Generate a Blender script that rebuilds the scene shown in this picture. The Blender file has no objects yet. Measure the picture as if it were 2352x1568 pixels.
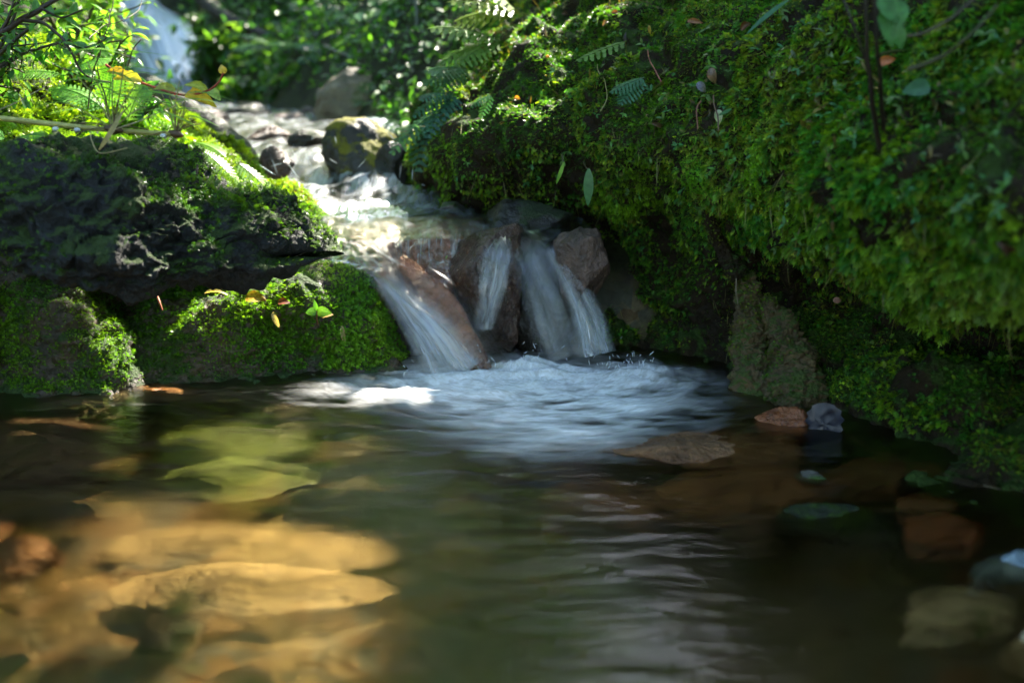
import bpy, math, random
import numpy as np
from mathutils import Vector

SC = bpy.context.scene
R = math.radians
# ------------------------------------------------------------------ camera
CAM = np.array([0.0, 0.0, 0.44])
PITCH = math.atan(554 / 2285)
FPX = 2285.0
cd = bpy.data.cameras.new("camera")
cam = bpy.data.objects.new("camera", cd)
SC.collection.objects.link(cam)
cam.location = CAM
cam.rotation_euler = (math.pi / 2 - PITCH, 0, 0)
cd.lens = 35.0
cd.sensor_width = 36.0
cd.clip_start = 0.01
cd.clip_end = 500
cd.dof.use_dof = True
cd.dof.focus_distance = 1.60
cd.dof.aperture_fstop = 2.8
SC.camera = cam
# ------------------------------------------------------------------ light
SUN_EL, SUN_AZ = R(47), R(30)          # azimuth measured from straight ahead (+y) towards the right
S = np.array([math.sin(SUN_AZ) * math.cos(SUN_EL), math.cos(SUN_AZ) * math.cos(SUN_EL), math.sin(SUN_EL)])
w = bpy.data.worlds.new("World")
SC.world = w
w.use_nodes = True
wt = w.node_tree
sky = wt.nodes.new("ShaderNodeTexSky")
sky.sky_type = 'NISHITA'
sky.sun_disc = False
sky.sun_elevation = SUN_EL
sky.sun_rotation = SUN_AZ
bg = wt.nodes["Background"]
bg.inputs[1].default_value = 0.15
wt.links.new(sky.outputs[0], bg.inputs[0])
sd = bpy.data.lights.new("sun", 'SUN')
sun = bpy.data.objects.new("sun", sd)
SC.collection.objects.link(sun)
sd.energy = 4.2
sd.angle = R(0.5)
sd.color = (1.0, 0.93, 0.80)
sun.rotation_euler = Vector(S).to_track_quat('Z', 'Y').to_euler()
SC.view_settings.view_transform = 'Standard'
SC.view_settings.look = 'None'
SC.view_settings.exposure = 2.8
SC.view_settings.gamma = 1
SC.cycles.use_denoising = True
SC.cycles.max_bounces = 8
SC.cycles.diffuse_bounces = 3
SC.cycles.glossy_bounces = 4
SC.cycles.transmission_bounces = 6
SC.cycles.transparent_max_bounces = 24
SC.cycles.sample_clamp_indirect = 4
SC.cycles.caustics_reflective = False

# ------------------------------------------------------------------ maths helpers
rng = np.random.default_rng(7)
random.seed(7)
cp, sp = math.cos(PITCH), math.sin(PITCH)


def ray(X, Y):
    X = np.asarray(X, float); Y = np.asarray(Y, float)
    a = (X - 1176) / FPX; b = -(Y - 784) / FPX
    return np.stack([a, cp + b * sp, -sp + b * cp], -1)


def W(X, Y, y):
    """photo point (2352 px wide frame) at distance y ahead of the camera -> world point"""
    d = ray(X, Y)
    return CAM + d * (np.asarray(y, float) / d[..., 1])[..., None]


def WZ(X, Y, z=0.0):
    d = ray(X, Y)
    return CAM + d * ((z - CAM[2]) / d[..., 2])[..., None]


def W3(p):
    return W(p[0], p[1], p[2])


_g = np.random.default_rng(99).normal(size=(256, 3))
_g /= np.linalg.norm(_g, axis=1)[:, None]
_pm = np.random.default_rng(98).permutation(256)


def pn(p, seed=0):
    p = np.asarray(p, float) + seed * 17.31
    i = np.floor(p).astype(int); f = p - i
    u = f * f * f * (f * (f * 6 - 15) + 10)
    out = 0
    for dx in (0, 1):
        for dy in (0, 1):
            for dz in (0, 1):
                h = _pm[(_pm[(_pm[(i[..., 0] + dx) & 255] + i[..., 1] + dy) & 255] + i[..., 2] + dz) & 255]
                g = _g[h]
                dd = f - np.array([dx, dy, dz])
                wgt = (u[..., 0] if dx else 1 - u[..., 0]) * (u[..., 1] if dy else 1 - u[..., 1]) * (u[..., 2] if dz else 1 - u[..., 2])
                out = out + wgt * (g * dd).sum(-1)
    return out * 1.6


def fbm(p, oct=4, seed=0, gain=.5):
    p = np.asarray(p, float); s = 0; a = 1
    for k in range(oct):
        s = s + a * pn(p * 2 ** k, seed + k)
        a *= gain
    return s


def sstep(a, b, x):
    t = np.clip((x - a) / (b - a), 0, 1)
    return t * t * (3 - 2 * t)


def unit(v):
    v = np.asarray(v, float)
    return v / np.maximum(np.linalg.norm(v, axis=-1, keepdims=True), 1e-9)


def crom(P, t):
    """Catmull-Rom through P (n,...) at parameters t in 0..n-1"""
    P = np.asarray(P, float); n = len(P)
    t = np.clip(np.asarray(t, float), 0, n - 1 - 1e-6)
    i = t.astype(int); f = (t - i)
    f = f.reshape(f.shape + (1,) * (P.ndim - 1))
    g = lambda k: P[np.clip(i + k, 0, n - 1)]
    a, b, c, d = g(-1), g(0), g(1), g(2)
    return .5 * (2 * b + (c - a) * f + (2 * a - 5 * b + 4 * c - d) * f * f + (3 * b - 3 * c + d - a) * f ** 3)


def surf(grid, nu, nv):
    """control grid [col][row] of world points -> (nu,nv,3)"""
    G = np.array(grid, float)
    A = crom(G, np.linspace(0, G.shape[0] - 1, nu))
    B = crom(np.swapaxes(A, 0, 1), np.linspace(0, G.shape[1] - 1, nv))
    return np.swapaxes(B, 0, 1)


def normals(P):
    du = np.gradient(P, axis=0); dv = np.gradient(P, axis=1)
    return unit(np.cross(du, dv))


def gridfaces(nu, nv, closeu=False):
    i = np.arange(nu if closeu else nu - 1); j = np.arange(nv - 1)
    I, J = np.meshgrid(i, j, indexing='ij')
    I2 = (I + 1) % nu
    return np.stack([I * nv + J, I2 * nv + J, I2 * nv + J + 1, I * nv + J + 1], -1).reshape(-1, 4)


def basis(d, up):
    """matrices with columns x (side), y (along d), z (up-ish)"""
    y = unit(d); x = unit(np.cross(y, up)); z = np.cross(x, y)
    return np.stack([x, y, z], -1)


def mesh(name, V, F, mat=None, parent=None, smooth=True, col=None, attrs=None, tri=None, link=True):
    V = np.asarray(V, np.float32).reshape(-1, 3); F = np.asarray(F, np.int32)
    me = bpy.data.meshes.new(name)
    me.vertices.add(len(V)); me.vertices.foreach_set("co", V.ravel())
    k = F.shape[1]; nl = F.size; nt = 0 if tri is None else len(tri)
    li = F.ravel()
    st = np.arange(len(F)) * k; tt = np.full(len(F), k)
    if nt:
        tri = np.asarray(tri, np.int32)
        st = np.concatenate([st, nl + np.arange(nt) * 3]); tt = np.concatenate([tt, np.full(nt, 3)])
        li = np.concatenate([li, tri.ravel()])
    me.loops.add(len(li)); me.loops.foreach_set("vertex_index", li.astype(np.int32))
    me.polygons.add(len(st))
    me.polygons.foreach_set("loop_start", st.astype(np.int32))
    me.polygons.foreach_set("loop_total", tt.astype(np.int32))
    me.update(calc_edges=True)
    me.validate()
    if smooth:
        me.polygons.foreach_set("use_smooth", np.ones(len(me.polygons), bool))
    if col is not None:
        c = np.ones((len(V), 4), np.float32); c[:, :3] = np.asarray(col).reshape(-1, 3)
        a = me.color_attributes.new("col", 'FLOAT_COLOR', 'POINT')
        a.data.foreach_set("color", c.ravel())
    if attrs and 'foam' in attrs and 'edge' not in attrs: attrs = dict(attrs, edge=np.ones(len(V)))
    for an, av in (attrs or {}).items():
        av = np.asarray(av, np.float32)
        if av.ndim == 2:
            a = me.attributes.new(an, 'FLOAT_VECTOR', 'POINT'); a.data.foreach_set("vector", av.ravel())
        else:
            a = me.attributes.new(an, 'FLOAT', 'POINT'); a.data.foreach_set("value", av)
    if mat: me.materials.append(mat)
    o = bpy.data.objects.new(name, me)
    SC.collection.objects.link(o)
    if parent: o.parent = parent
    return o


def tag(o, label, cat, group=None, kind=None):
    if label: o["label"] = label
    if cat: o["category"] = cat
    if group: o["group"] = group
    if kind: o["kind"] = kind
    return o


def struct(o, label=None):
    o["kind"] = "structure"
    if label: o["label"] = label
    return o


def empty(name, loc=(0, 0, 0)):
    o = bpy.data.objects.new(name, None)
    o.empty_display_size = .05
    SC.collection.objects.link(o)
    o.location = loc
    return o


class Acc:
    """collects geometry (quads) with a colour per vertex"""
    def __init__(s): s.V = []; s.F = []; s.C = []; s.n = 0
    def add(s, V, F, C):
        V = np.asarray(V, float).reshape(-1, 3); F = np.asarray(F, int)
        s.V.append(V); s.F.append(F + s.n)
        C = np.asarray(C, float)
        s.C.append(np.broadcast_to(C, V.shape) if C.ndim == 1 else C.reshape(-1, 3)); s.n += len(V)
    def build(s, name, mat, parent=None, smooth=True, origin=None):
        V = np.concatenate(s.V)
        if origin is not None: V = V - np.asarray(origin)
        o = mesh(name, V, np.concatenate(s.F), mat, parent, smooth, np.concatenate(s.C))
        if origin is not None and parent is None: o.location = origin
        return o


# ------------------------------------------------------------------ material helpers
def NT(name):
    m = bpy.data.materials.new(name); m.use_nodes = True
    nt = m.node_tree; nt.nodes.clear()
    out = nt.nodes.new("ShaderNodeOutputMaterial")
    return m, nt, out


def nd(nt, t, _p=None, **kw):
    n = nt.nodes.new("ShaderNode" + t)
    for k, v in (_p or {}).items(): setattr(n, k, v)
    for k, v in kw.items():
        key = int(k[1:]) if k[0] == 'i' and k[1:].isdigit() else k.replace('_', ' ')
        s = n.inputs[key]
        if hasattr(v, 'node'): nt.links.new(v, s)
        else: s.default_value = v
    return n


def ramp(nt, fac, stops):
    n = nt.nodes.new("ShaderNodeValToRGB")
    e = n.color_ramp.elements
    while len(e) < len(stops): e.new(.5)
    for q, (p, c) in zip(e, stops):
        q.position = p; q.color = (*c, 1) if isinstance(c, tuple) else (c, c, c, 1)
    nt.links.new(fac, n.inputs[0])
    return n.outputs[0]


def mth(nt, op, a, b=0.0, c=0.0, clamp=False):
    n = nt.nodes.new("ShaderNodeMath"); n.operation = op; n.use_clamp = clamp
    for i, v in enumerate((a, b, c)):
        if hasattr(v, 'node'): nt.links.new(v, n.inputs[i])
        else: n.inputs[i].default_value = v
    return n.outputs[0]


def mixc(nt, f, a, b, blend='MIX'):
    n = nt.nodes.new("ShaderNodeMix"); n.data_type = 'RGBA'; n.blend_type = blend
    for s, v in ((n.inputs[0], f), (n.inputs[6], a), (n.inputs[7], b)):
        if hasattr(v, 'node'): nt.links.new(v, s)
        elif isinstance(v, tuple): s.default_value = (*v, 1)
        elif s.type == 'RGBA': s.default_value = (v, v, v, 1)
        else: s.default_value = v
    return n.outputs[2]


def leafmat(name, trans=.4, rough=.45, spec=.4, gain=1.0):
    m, nt, out = NT(name)
    a = nd(nt, "Attribute", {'attribute_name': 'col'}).outputs[0]
    tc = nd(nt, "TexCoord").outputs["Object"]
    nz = nd(nt, "TexNoise", Vector=tc, Scale=90.0, Detail=2.0).outputs[0]
    c = mixc(nt, 1.0, a, ramp(nt, nz, [(.3, .72), (.7, 1.15)]), 'MULTIPLY')
    p = nd(nt, "BsdfPrincipled", Base_Color=c, Roughness=rough)
    p.inputs["Specular IOR Level"].default_value = spec
    tcol = mixc(nt, 1.0, c, (1.5 * gain, 1.45 * gain, .55 * gain), 'MULTIPLY')
    t = nd(nt, "BsdfTranslucent", Color=tcol)
    mx = nd(nt, "MixShader", i0=trans, i1=p.outputs[0], i2=t.outputs[0])
    nt.links.new(mx.outputs[0], out.inputs[0])
    return m


def rockmat(name, c1, c2, scale=6., moss=0., rough=.45, bump=.6, mosscol=(.045, .085, .012), wet=.5, streak=None):
    m, nt, out = NT(name)
    tc = nd(nt, "TexCoord").outputs["Object"]
    n1 = nd(nt, "TexNoise", Vector=tc, Scale=scale, Detail=8.0, Roughness=.62, Distortion=.4).outputs[0]
    n2 = nd(nt, "TexNoise", Vector=tc, Scale=scale * 5.3, Detail=6.0, Roughness=.7).outputs[0]
    vo = nd(nt, "TexVoronoi", Vector=tc, Scale=scale * 4, Detail=3.0).outputs[0]
    c = mixc(nt, ramp(nt, n1, [(.34, 0.), (.66, 1.)]), c1, c2)
    c = mixc(nt, 1.0, c, ramp(nt, n2, [(.3, .55), (.72, 1.35)]), 'MULTIPLY')
    h = mth(nt, 'ADD', mth(nt, 'MULTIPLY', n1, 1.6), mth(nt, 'ADD', mth(nt, 'MULTIPLY', n2, .55), mth(nt, 'MULTIPLY', vo, .4)))
    rg = ramp(nt, n2, [(.3, max(.08, rough - .15)), (.7, min(1., rough + .2))])
    if moss > 0:
        geo = nd(nt, "NewGeometry").outputs["Normal"]
        nz = nd(nt, "SeparateXYZ", i0=geo).outputs[2]
        nm = nd(nt, "TexNoise", Vector=tc, Scale=scale * 1.7, Detail=6.0, Roughness=.65).outputs[0]
        f = mth(nt, 'ADD', mth(nt, 'MULTIPLY', nz, .28), mth(nt, 'MULTIPLY', nm, 1.3))
        f = ramp(nt, f, [(max(0, 1.04 - .42 * moss - .06), 0.), (min(1, 1.04 - .42 * moss + .05), 1.)])
        nf = nd(nt, "TexNoise", Vector=tc, Scale=260.0, Detail=3.0, Roughness=.7).outputs[0]
        mc = mixc(nt, nf, tuple(v * .35 for v in mosscol), tuple(v * 1.9 for v in mosscol))
        c = mixc(nt, f, c, mc)
        h = mth(nt, 'ADD', h, mth(nt, 'MULTIPLY', mth(nt, 'MULTIPLY', f, nf), .8))
        rg = mixc(nt, f, rg, .75)
    b = nd(nt, "Bump", Strength=bump, Distance=.012, Height=h)
    p = nd(nt, "BsdfPrincipled", Base_Color=c, Roughness=rg, Normal=b.outputs[0])
    p.inputs["Specular IOR Level"].default_value = wet
    nt.links.new(p.outputs[0], out.inputs[0])
    return m


def plainmat(name, c, rough=.6, var=.4, scale=60., spec=.4):
    m, nt, out = NT(name)
    tc = nd(nt, "TexCoord").outputs["Object"]
    n1 = nd(nt, "TexNoise", Vector=tc, Scale=scale, Detail=5.0).outputs[0]
    cc = mixc(nt, n1, tuple(v * (1 - var) for v in c), tuple(v * (1 + var) for v in c))
    b = nd(nt, "Bump", Strength=.4, Distance=.002, Height=n1)
    p = nd(nt, "BsdfPrincipled", Base_Color=cc, Roughness=rough, Normal=b.outputs[0])
    p.inputs["Specular IOR Level"].default_value = spec
    nt.links.new(p.outputs[0], out.inputs[0])
    return m


M = {}
M['moss'] = leafmat("moss_leaf", .42, .36, .35)
M['leaf'] = leafmat("leaf_green", .42, .38, .45, 1.1)
M['dead'] = leafmat("leaf_litter", .3, .4, .5)
M['far'] = leafmat("leaf_far", .52, .35, .5, 1.35)
M['stem'] = leafmat("stem", .1, .5, .4)
M['soil'] = rockmat("wet_soil", (.010, .007, .003), (.026, .017, .007), 9., .45, .7, .9, (.03, .055, .01), wet=.15)
M['basalt'] = rockmat("dark_basalt", (.006, .007, .008), (.024, .026, .026), 13., .6, .55, 1.0, (.035, .06, .014), wet=.3)
M['lowbank'] = rockmat("bank_mud", (.02, .015, .008), (.07, .045, .022), 8., .5, .5, .8, (.03, .06, .01))
M['brown'] = rockmat("brown_rock", (.035, .018, .011), (.12, .062, .04), 14., 0, .28, .9, wet=.6)
M['redrock'] = rockmat("red_brown_rock", (.10, .030, .010), (.34, .105, .034), 14., 0, .25, .8, wet=.6)
M['pink'] = rockmat("pinkish_rock", (.045, .028, .019), (.17, .10, .07), 18., 0, .35, .8)
M['black'] = rockmat("black_wet_rock", (.008, .008, .008), (.035, .028, .02), 9., .25, .35, .8, (.02, .035, .008))
M['bedtan'] = rockmat("bed_tan_rock", (.20, .14, .06), (.46, .34, .17), 16., 0, .6, .7)
M['mossblk'] = rockmat("black_rock_moss", (.012, .010, .008), (.05, .04, .03), 8., .62, .35, .8, (.16, .15, .01))
M['weed'] = rockmat("bed_green_rock", (.025, .05, .006), (.085, .13, .012), 12., 0, .6, .3)  # green tone of the flat bed stone
M['bould'] = rockmat("boulder_rock", (.10, .08, .05), (.24, .19, .12), 4., .35, .6, .7)
M['weedy'] = rockmat("weedy_dark_rock", (.012, .018, .010), (.05, .07, .035), 22., .3, .7, 1.2, wet=.25)
M['rust'] = rockmat("rust_stone", (.10, .042, .018), (.33, .16, .07), 24., 0, .35, 1.1)
M['tan'] = rockmat("tan_rock", (.20, .15, .085), (.42, .32, .19), 8., .2, .6, .6)
M['ochre'] = rockmat("ochre_rock", (.045, .030, .011), (.15, .10, .036), 18., .58, .5, .9, (.06, .09, .012))
M['ledge'] = rockmat("ledge_rock", (.03, .022, .008), (.26, .10, .022), 13., .38, .3, .9, (.07, .10, .01))
M['orange'] = rockmat("orange_rock", (.10, .04, .018), (.34, .155, .06), 16., 0, .3, .6, (.08, .11, .01))
M['blue'] = rockmat("blue_grey_rock", (.10, .15, .19), (.32, .40, .46), 10., .15, .4, .5)
M['grey'] = rockmat("grey_rock", (.06, .055, .05), (.17, .15, .13), 8., .3, .45, .7)



# ------------------------------------------------------------------ shape helpers
def tube(pts, rad, ns=8, closed_ends=True):
    P = np.asarray(pts, float); n = len(P)
    rad = np.broadcast_to(np.asarray(rad, float), (n,))
    T = unit(np.gradient(P, axis=0))
    up = np.array([0, 0, 1.]) if abs(T[0][2]) < .9 else np.array([1., 0, 0])
    Ns = []; u = unit(np.cross(T[0], up))
    for t in T:
        u = unit(u - t * (u @ t)); Ns.append(u)
    Ns = np.array(Ns); B = np.cross(T, Ns)
    a = np.linspace(0, 2 * np.pi, ns, endpoint=False)
    V = P[None] + rad[None, :, None] * (np.cos(a)[:, None, None] * Ns[None] + np.sin(a)[:, None, None] * B[None])
    return V.reshape(-1, 3), gridfaces(ns, n, True)


def path(pts, n=24, wig=0., seed=0):
    P = crom(np.array([W3(p) for p in pts]), np.linspace(0, len(pts) - 1, n))
    if wig:
        q = P * 30 + seed * 3.3
        P = P + wig * np.stack([pn(q, seed), pn(q, seed + 5), pn(q, seed + 9)], -1)
    return P


def sphere_dirs(n=40):
    """cube sphere grid verts+faces"""
    Vs = []; Fs = []; o = 0
    t = np.tan(np.linspace(-np.pi / 4, np.pi / 4, n))
    A, B = np.meshgrid(t, t, indexing='ij')
    for ax in range(3):
        for s in (-1, 1):
            c = [None] * 3; c[ax] = np.full_like(A, s); c[(ax + 1) % 3] = A if s > 0 else B; c[(ax + 2) % 3] = B if s > 0 else A
            Vs.append(np.stack(c, -1).reshape(-1, 3)); Fs.append(gridfaces(n, n) + o); o += n * n
    return unit(np.concatenate(Vs)), np.concatenate(Fs)


_sd = {}


def rock(name, c, rad, mat, seed=1, rot=0., tilt=0., nf=14, sharp=26., rough=.06, n=34, label=None, group=None, cat='rock', parent=None):
    if n not in _sd: _sd[n] = sphere_dirs(n)
    D, F = _sd[n]
    r0 = np.random.default_rng(seed)
    N = unit(r0.normal(size=(nf, 3))); dist = r0.uniform(.72, 1.0, nf)
    q = np.maximum(D @ N.T, 1e-3) / dist
    rr = 1.0 / (np.sum(np.maximum(q, 0) ** sharp, 1) ** (1 / sharp))
    rr = np.minimum(rr, 1.35)
    rr = rr * (1 + rough * fbm(D * 2.2, 4, seed) + rough * .6 * np.abs(fbm(D * 7, 3, seed + 3)))
    V = D * rr[:, None] * np.asarray(rad)
    ct, st = math.cos(tilt), math.sin(tilt); cr, sr = math.cos(rot), math.sin(rot)
    Ry = np.array([[ct, 0, st], [0, 1, 0], [-st, 0, ct]]); Rz = np.array([[cr, -sr, 0], [sr, cr, 0], [0, 0, 1]])
    V = V @ (Rz @ Ry).T
    # weld the cube edges
    key = np.round(V, 5); _, idx, inv = np.unique(key, axis=0, return_index=True, return_inverse=True)
    V2 = V[idx]; F2 = inv.reshape(-1)[F]
    ok = np.array([len(set(f)) == 4 for f in F2]) if False else np.ones(len(F2), bool)
    o = mesh(name, V2, F2[ok], mat, parent)
    if parent is None:
        o.location = c
        if label: tag(o, label, cat, group)
    return o


def prock(name, X0, X1, Y0, Y1, y, mat, depth=None, **kw):
    """rock whose outline fills the photo box at distance y"""
    c = W((X0 + X1) / 2, (Y0 + Y1) / 2, y)
    rx = (X1 - X0) / 2 / FPX * y * 1.06; rz = (Y1 - Y0) / 2 / FPX * y * 1.06
    return rock(name, c, (rx, depth or rx * .8, rz), mat, **kw)


# ------------------------------------------------------------------ frond / leaf templates  (local: x side, y along, z up)
def strip_leaf(L=1., wd=.35, seg=4, droop=.25, fold=.15, tipx=0.):
    """a leaf blade: 2 x seg quads with a mid rib"""
    t = np.linspace(0, 1, seg + 1)
    wv = wd * .5 * np.sin(np.pi * np.clip(t * .93 + .04, 0, 1)) ** .8 * (1 - .35 * t)
    wv[-1] = .002
    V = []
    for k, tt in enumerate(t):
        y = tt * L * (1 - .1 * droop); z = -droop * L * tt * tt
        V += [(-wv[k], y, z + fold * wv[k]), (0, y, z), (wv[k], y, z + fold * wv[k])]
    F = []
    for k in range(seg):
        a = k * 3
        F += [(a, a + 1, a + 4, a + 3), (a + 1, a + 2, a + 5, a + 4)]
    return np.array(V), np.array(F)


def feather(np_=6, spread=.42, droop=.3, seed=0, lw=.13, curlz=.12):
    """pinnate moss frond, unit length"""
    r = np.random.default_rng(seed); V = []; F = []
    def pt(t): return np.array([0, t * (1 - .12 * droop), -droop * t * t])
    n = 0
    for k in range(3):   # stem
        a, b = pt(k / 3), pt((k + 1) / 3); h = .025
        V += [a + [-h, 0, 0], a + [h, 0, 0], b + [h, 0, 0], b + [-h, 0, 0]]; F.append((n, n + 1, n + 2, n + 3)); n += 4
    for k in range(np_):
        t = .12 + .8 * k / np_
        ln = spread * math.sin(math.pi * (.2 + .75 * (k / np_))) * (1. + r.uniform(-.2, .2))
        for s in (-1, 1):
            b = pt(t); an = R(48 + r.uniform(-12, 12))
            d = np.array([s * math.sin(an), math.cos(an), -curlz + r.uniform(-.25, .2)])
            q = np.array([-d[1] * s, d[0] * s, 0]) * lw * .5
            V += [b, b + d * ln * .5 + q, b + d * ln, b + d * ln * .55 - q]
            F.append((n, n + 1, n + 2, n + 3)); n += 4
    b = pt(.9); V += [b, pt(1.) + [-.05, -.02, 0], pt(1.) + [0, .12, -.03], pt(1.) + [.05, -.02, 0]]; F.append((n, n + 3, n + 2, n + 1)); n += 4
    return np.array(V), np.array(F)


def sprig(nl=9, seed=0, wd=.16):
    """short upright moss shoot with leaves all round"""
    r = np.random.default_rng(seed); V = []; F = []; n = 0
    for k in range(nl):
        t = .15 + .8 * k / nl; a = k * 2.4 + r.uniform(-.3, .3); sp_ = .42 * (1 - .45 * t)
        b = np.array([0, t * .8, 0.]); d = np.array([math.cos(a), .55 + r.uniform(-.2, .3), math.sin(a)]); d = d / np.linalg.norm(d)
        s = unit(np.cross(d, [0, 1, 0])) * wd * .5
        V += [b, b + d * sp_ * .5 + s, b + d * sp_, b + d * sp_ * .5 - s]; F.append((n, n + 1, n + 2, n + 3)); n += 4
    return np.array(V), np.array(F)


def worm(npair=5, seed=0, wd=.2):
    """leafy liverwort: two rows of roundish leaves"""
    r = np.random.default_rng(seed); V = []; F = []; n = 0
    for k in range(npair):
        t = k / npair
        for s in (-1, 1):
            b = np.array([0, t, -.25 * t * t]); c = b + [s * wd * .75, .06, r.uniform(-.05, .08)]
            h = wd * (.62 + r.uniform(-.1, .1)) * (1 - .3 * t)
            V += [b + [0, -.02, 0], c + [0, -h * .8, 0], c + [s * h, 0, -.02], c + [0, h * .8, .03]]; F.append((n, n + 1, n + 2, n + 3)); n += 4
    return np.array(V), np.array(F)


def replicate(T, pos, Rm, scale, col, colvar=.18, tipgain=1.75):
    """T=(V,F); pos (N,3), Rm (N,3,3), scale (N,), col (N,3)"""
    TV, TF = T; N = len(pos)
    V = np.einsum('nij,tj->nti', Rm * scale[:, None, None], TV) + pos[:, None, :]
    F = (TF[None] + (np.arange(N) * len(TV))[:, None, None]).reshape(-1, TF.shape[1])
    yt = TV[:, 1]; g = .6 + (tipgain - .6) * (yt - yt.min()) / max(1e-6, np.ptp(yt))   # fresh tips paler; tip highlights and base shade also put into the colour
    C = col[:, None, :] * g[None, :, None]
    return V.reshape(-1, 3), F, C.reshape(-1, 3)


FE = [feather(8, .40, .30, 1, .085), feather(9, .34, .15, 2, .08), feather(7, .48, .45, 3, .10), feather(10, .28, .25, 4, .07)]
SP = [sprig(8, 1), sprig(10, 2, .2)]
WO = [worm(5, 1), worm(6, 2, .17)]


def pick_surface(P, dens, wfun=None, r=None, mask=None):
    """area uniform points on grid surface P (nu,nv,3). returns pos, normal, (u,v)"""
    r = r or rng
    a = P[1:, :-1] - P[:-1, :-1]; b = P[:-1, 1:] - P[:-1, :-1]
    A = np.linalg.norm(np.cross(a, b), axis=-1)
    Nn = normals(P)
    if mask is not None: A = A * mask[:-1, :-1]
    n = int(A.sum() * dens)
    pr = (A / A.sum()).ravel()
    k = r.choice(len(pr), n, p=pr)
    i, j = np.divmod(k, A.shape[1]); f = r.random((n, 2))
    pos = P[i, j] + a[i, j] * f[:, :1] + b[i, j] * f[:, 1:]
    return pos, Nn[i, j], np.stack([i + f[:, 0], j + f[:, 1]], -1)


def palette(pos, cols, freq=5., seed=0, var=.25, r=None):
    """blend of species colours by low frequency noise"""
    r = r or rng
    cols = np.array(cols); n = len(cols)
    t = np.clip(.5 + .95 * fbm(pos * freq, 3, seed) + r.normal(0, .12, len(pos)), 0, .9999) * (n - 1)
    i = t.astype(int); f = (t - i)[:, None]
    c = cols[i] * (1 - f) + cols[np.minimum(i + 1, n - 1)] * f
    return c * (1 + r.normal(0, var, (len(pos), 1))).clip(.35, 1.8)


# ================================================================== GROUND (one sheet) and stream
YS = [-40, -3, 1.5, 1.70, 1.90, 2.15, 2.7, 3.5, 5, 6.2, 6.7, 7.3, 8.5, 14, 60]
ZS = [-.1, -.13, -.13, -.11, .12, .165, .245, .315, .365, .38, .60, .98, 1.7, 4.2, 12]
XC_Y = [-40, 1.2, 1.7, 2.1, 2.6, 3.5, 4.5, 6, 7, 9, 60]
XC_X = [0, -.02, -.05, -.25, -.5, -.76, -1.2, -2.0, -2.6, -3.4, -10]
HW_Y = [-40, 1.4, 1.8, 2.15, 3.3, 5, 6.2, 8, 60]
HW_X = [1.2, .95, .36, .2, .22, .25, .3, .4, .4]


def ground_z(x, y):
    zc = np.interp(y, YS, ZS); xc = np.interp(y, XC_Y, XC_X); hw = np.interp(y, HW_Y, HW_X)
    d = np.abs(x - xc) - hw
    right = x > xc
    far = sstep(3.0, 4.2, y)
    k = np.where(right, .55 + .75 * far, .45 + .35 * far)
    rise = np.where(d > 0, 2.6 * (1 - np.exp(-np.maximum(d, 0) * k / 2.6)) * np.where(y > 1.5, 1, .55), 0)
    p = np.stack([x, y, x * 0], -1)
    nz = fbm(p * 3.1, 4, 3) * .035 + fbm(p * .7, 3, 8) * .12 * sstep(.1, 1.2, d)
    z = zc + rise + nz
    # deep dark hole under the near right part of the pool
    hole = np.exp(-(((x - .24) / .22) ** 2 + ((y - .87) / .17) ** 2))
    z = z - .24 * hole
    return z


def ax(parts):
    return np.unique(np.concatenate([np.arange(a, b, s) for a, b, s in parts]))


gx = ax([(-60, -8, 4), (-8, -3, .25), (-3, -1.2, .06), (-1.2, 1.2, .02), (1.2, 4, .1), (4, 60, 4)])
gy = ax([(-60, -2, 4), (-2, .2, .2), (.2, 2.8, .022), (2.8, 9, .06), (9, 20, .5), (20, 61, 4)])
GX, GY = np.meshgrid(gx, gy, indexing='ij')
GZ = ground_z(GX, GY)
mg, nt, out = NT("stream_bed")
tc = nd(nt, "TexCoord").outputs["Object"]
v1 = nd(nt, "TexVoronoi", {'feature': 'F1'}, Vector=tc, Scale=17.0, Detail=2.0, Randomness=1.0)
vd = nd(nt, "TexVoronoi", {'feature': 'DISTANCE_TO_EDGE'}, Vector=tc, Scale=17.0)
n1 = nd(nt, "TexNoise", Vector=tc, Scale=5.0, Detail=6.0).outputs[0]
n2 = nd(nt, "TexNoise", Vector=tc, Scale=60.0, Detail=5.0).outputs[0]
cr = nd(nt, "SeparateColor", i0=v1.outputs["Color"]).outputs[0]
peb = ramp(nt, cr, [(0., (.05, .035, .018)), (.3, (.13, .085, .04)), (.55, (.10, .055, .028)), (.8, (.20, .15, .085)), (1., (.09, .085, .07))])
silt = mixc(nt, n1, (.03, .025, .007), (.12, .09, .026))
c = mixc(nt, ramp(nt, n1, [(.42, 0.), (.6, 1.)]), peb, silt)
c = mixc(nt, 1.0, c, ramp(nt, n2, [(.3, .6), (.7, 1.3)]), 'MULTIPLY')
zz = nd(nt, "SeparateXYZ", i0=tc).outputs[2]
lf = ramp(nt, nd(nt, "TexNoise", Vector=tc, Scale=14.0, Detail=6.0, Roughness=.7).outputs[0], [(.35, (.012, .009, .004)), (.55, (.022, .028, .008)), (.7, (.04, .025, .012))])
c = mixc(nt, ramp(nt, mth(nt, 'MULTIPLY', zz, 4.0), [(.0, 0.), (.5, 1.)]), c, lf)
hh = mth(nt, 'ADD', n2, mth(nt, 'MULTIPLY', ramp(nt, vd.outputs[0], [(0., 0.), (.25, 1.)]), ramp(nt, mth(nt, 'MULTIPLY', zz, 4.0), [(.0, .5), (.3, 0.)])))
b = nd(nt, "Bump", Strength=.5, Distance=.010, Height=hh)
p = nd(nt, "BsdfPrincipled", Base_Color=c, Roughness=.75, Normal=b.outputs[0])
p.inputs["Specular IOR Level"].default_value = .15
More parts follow.
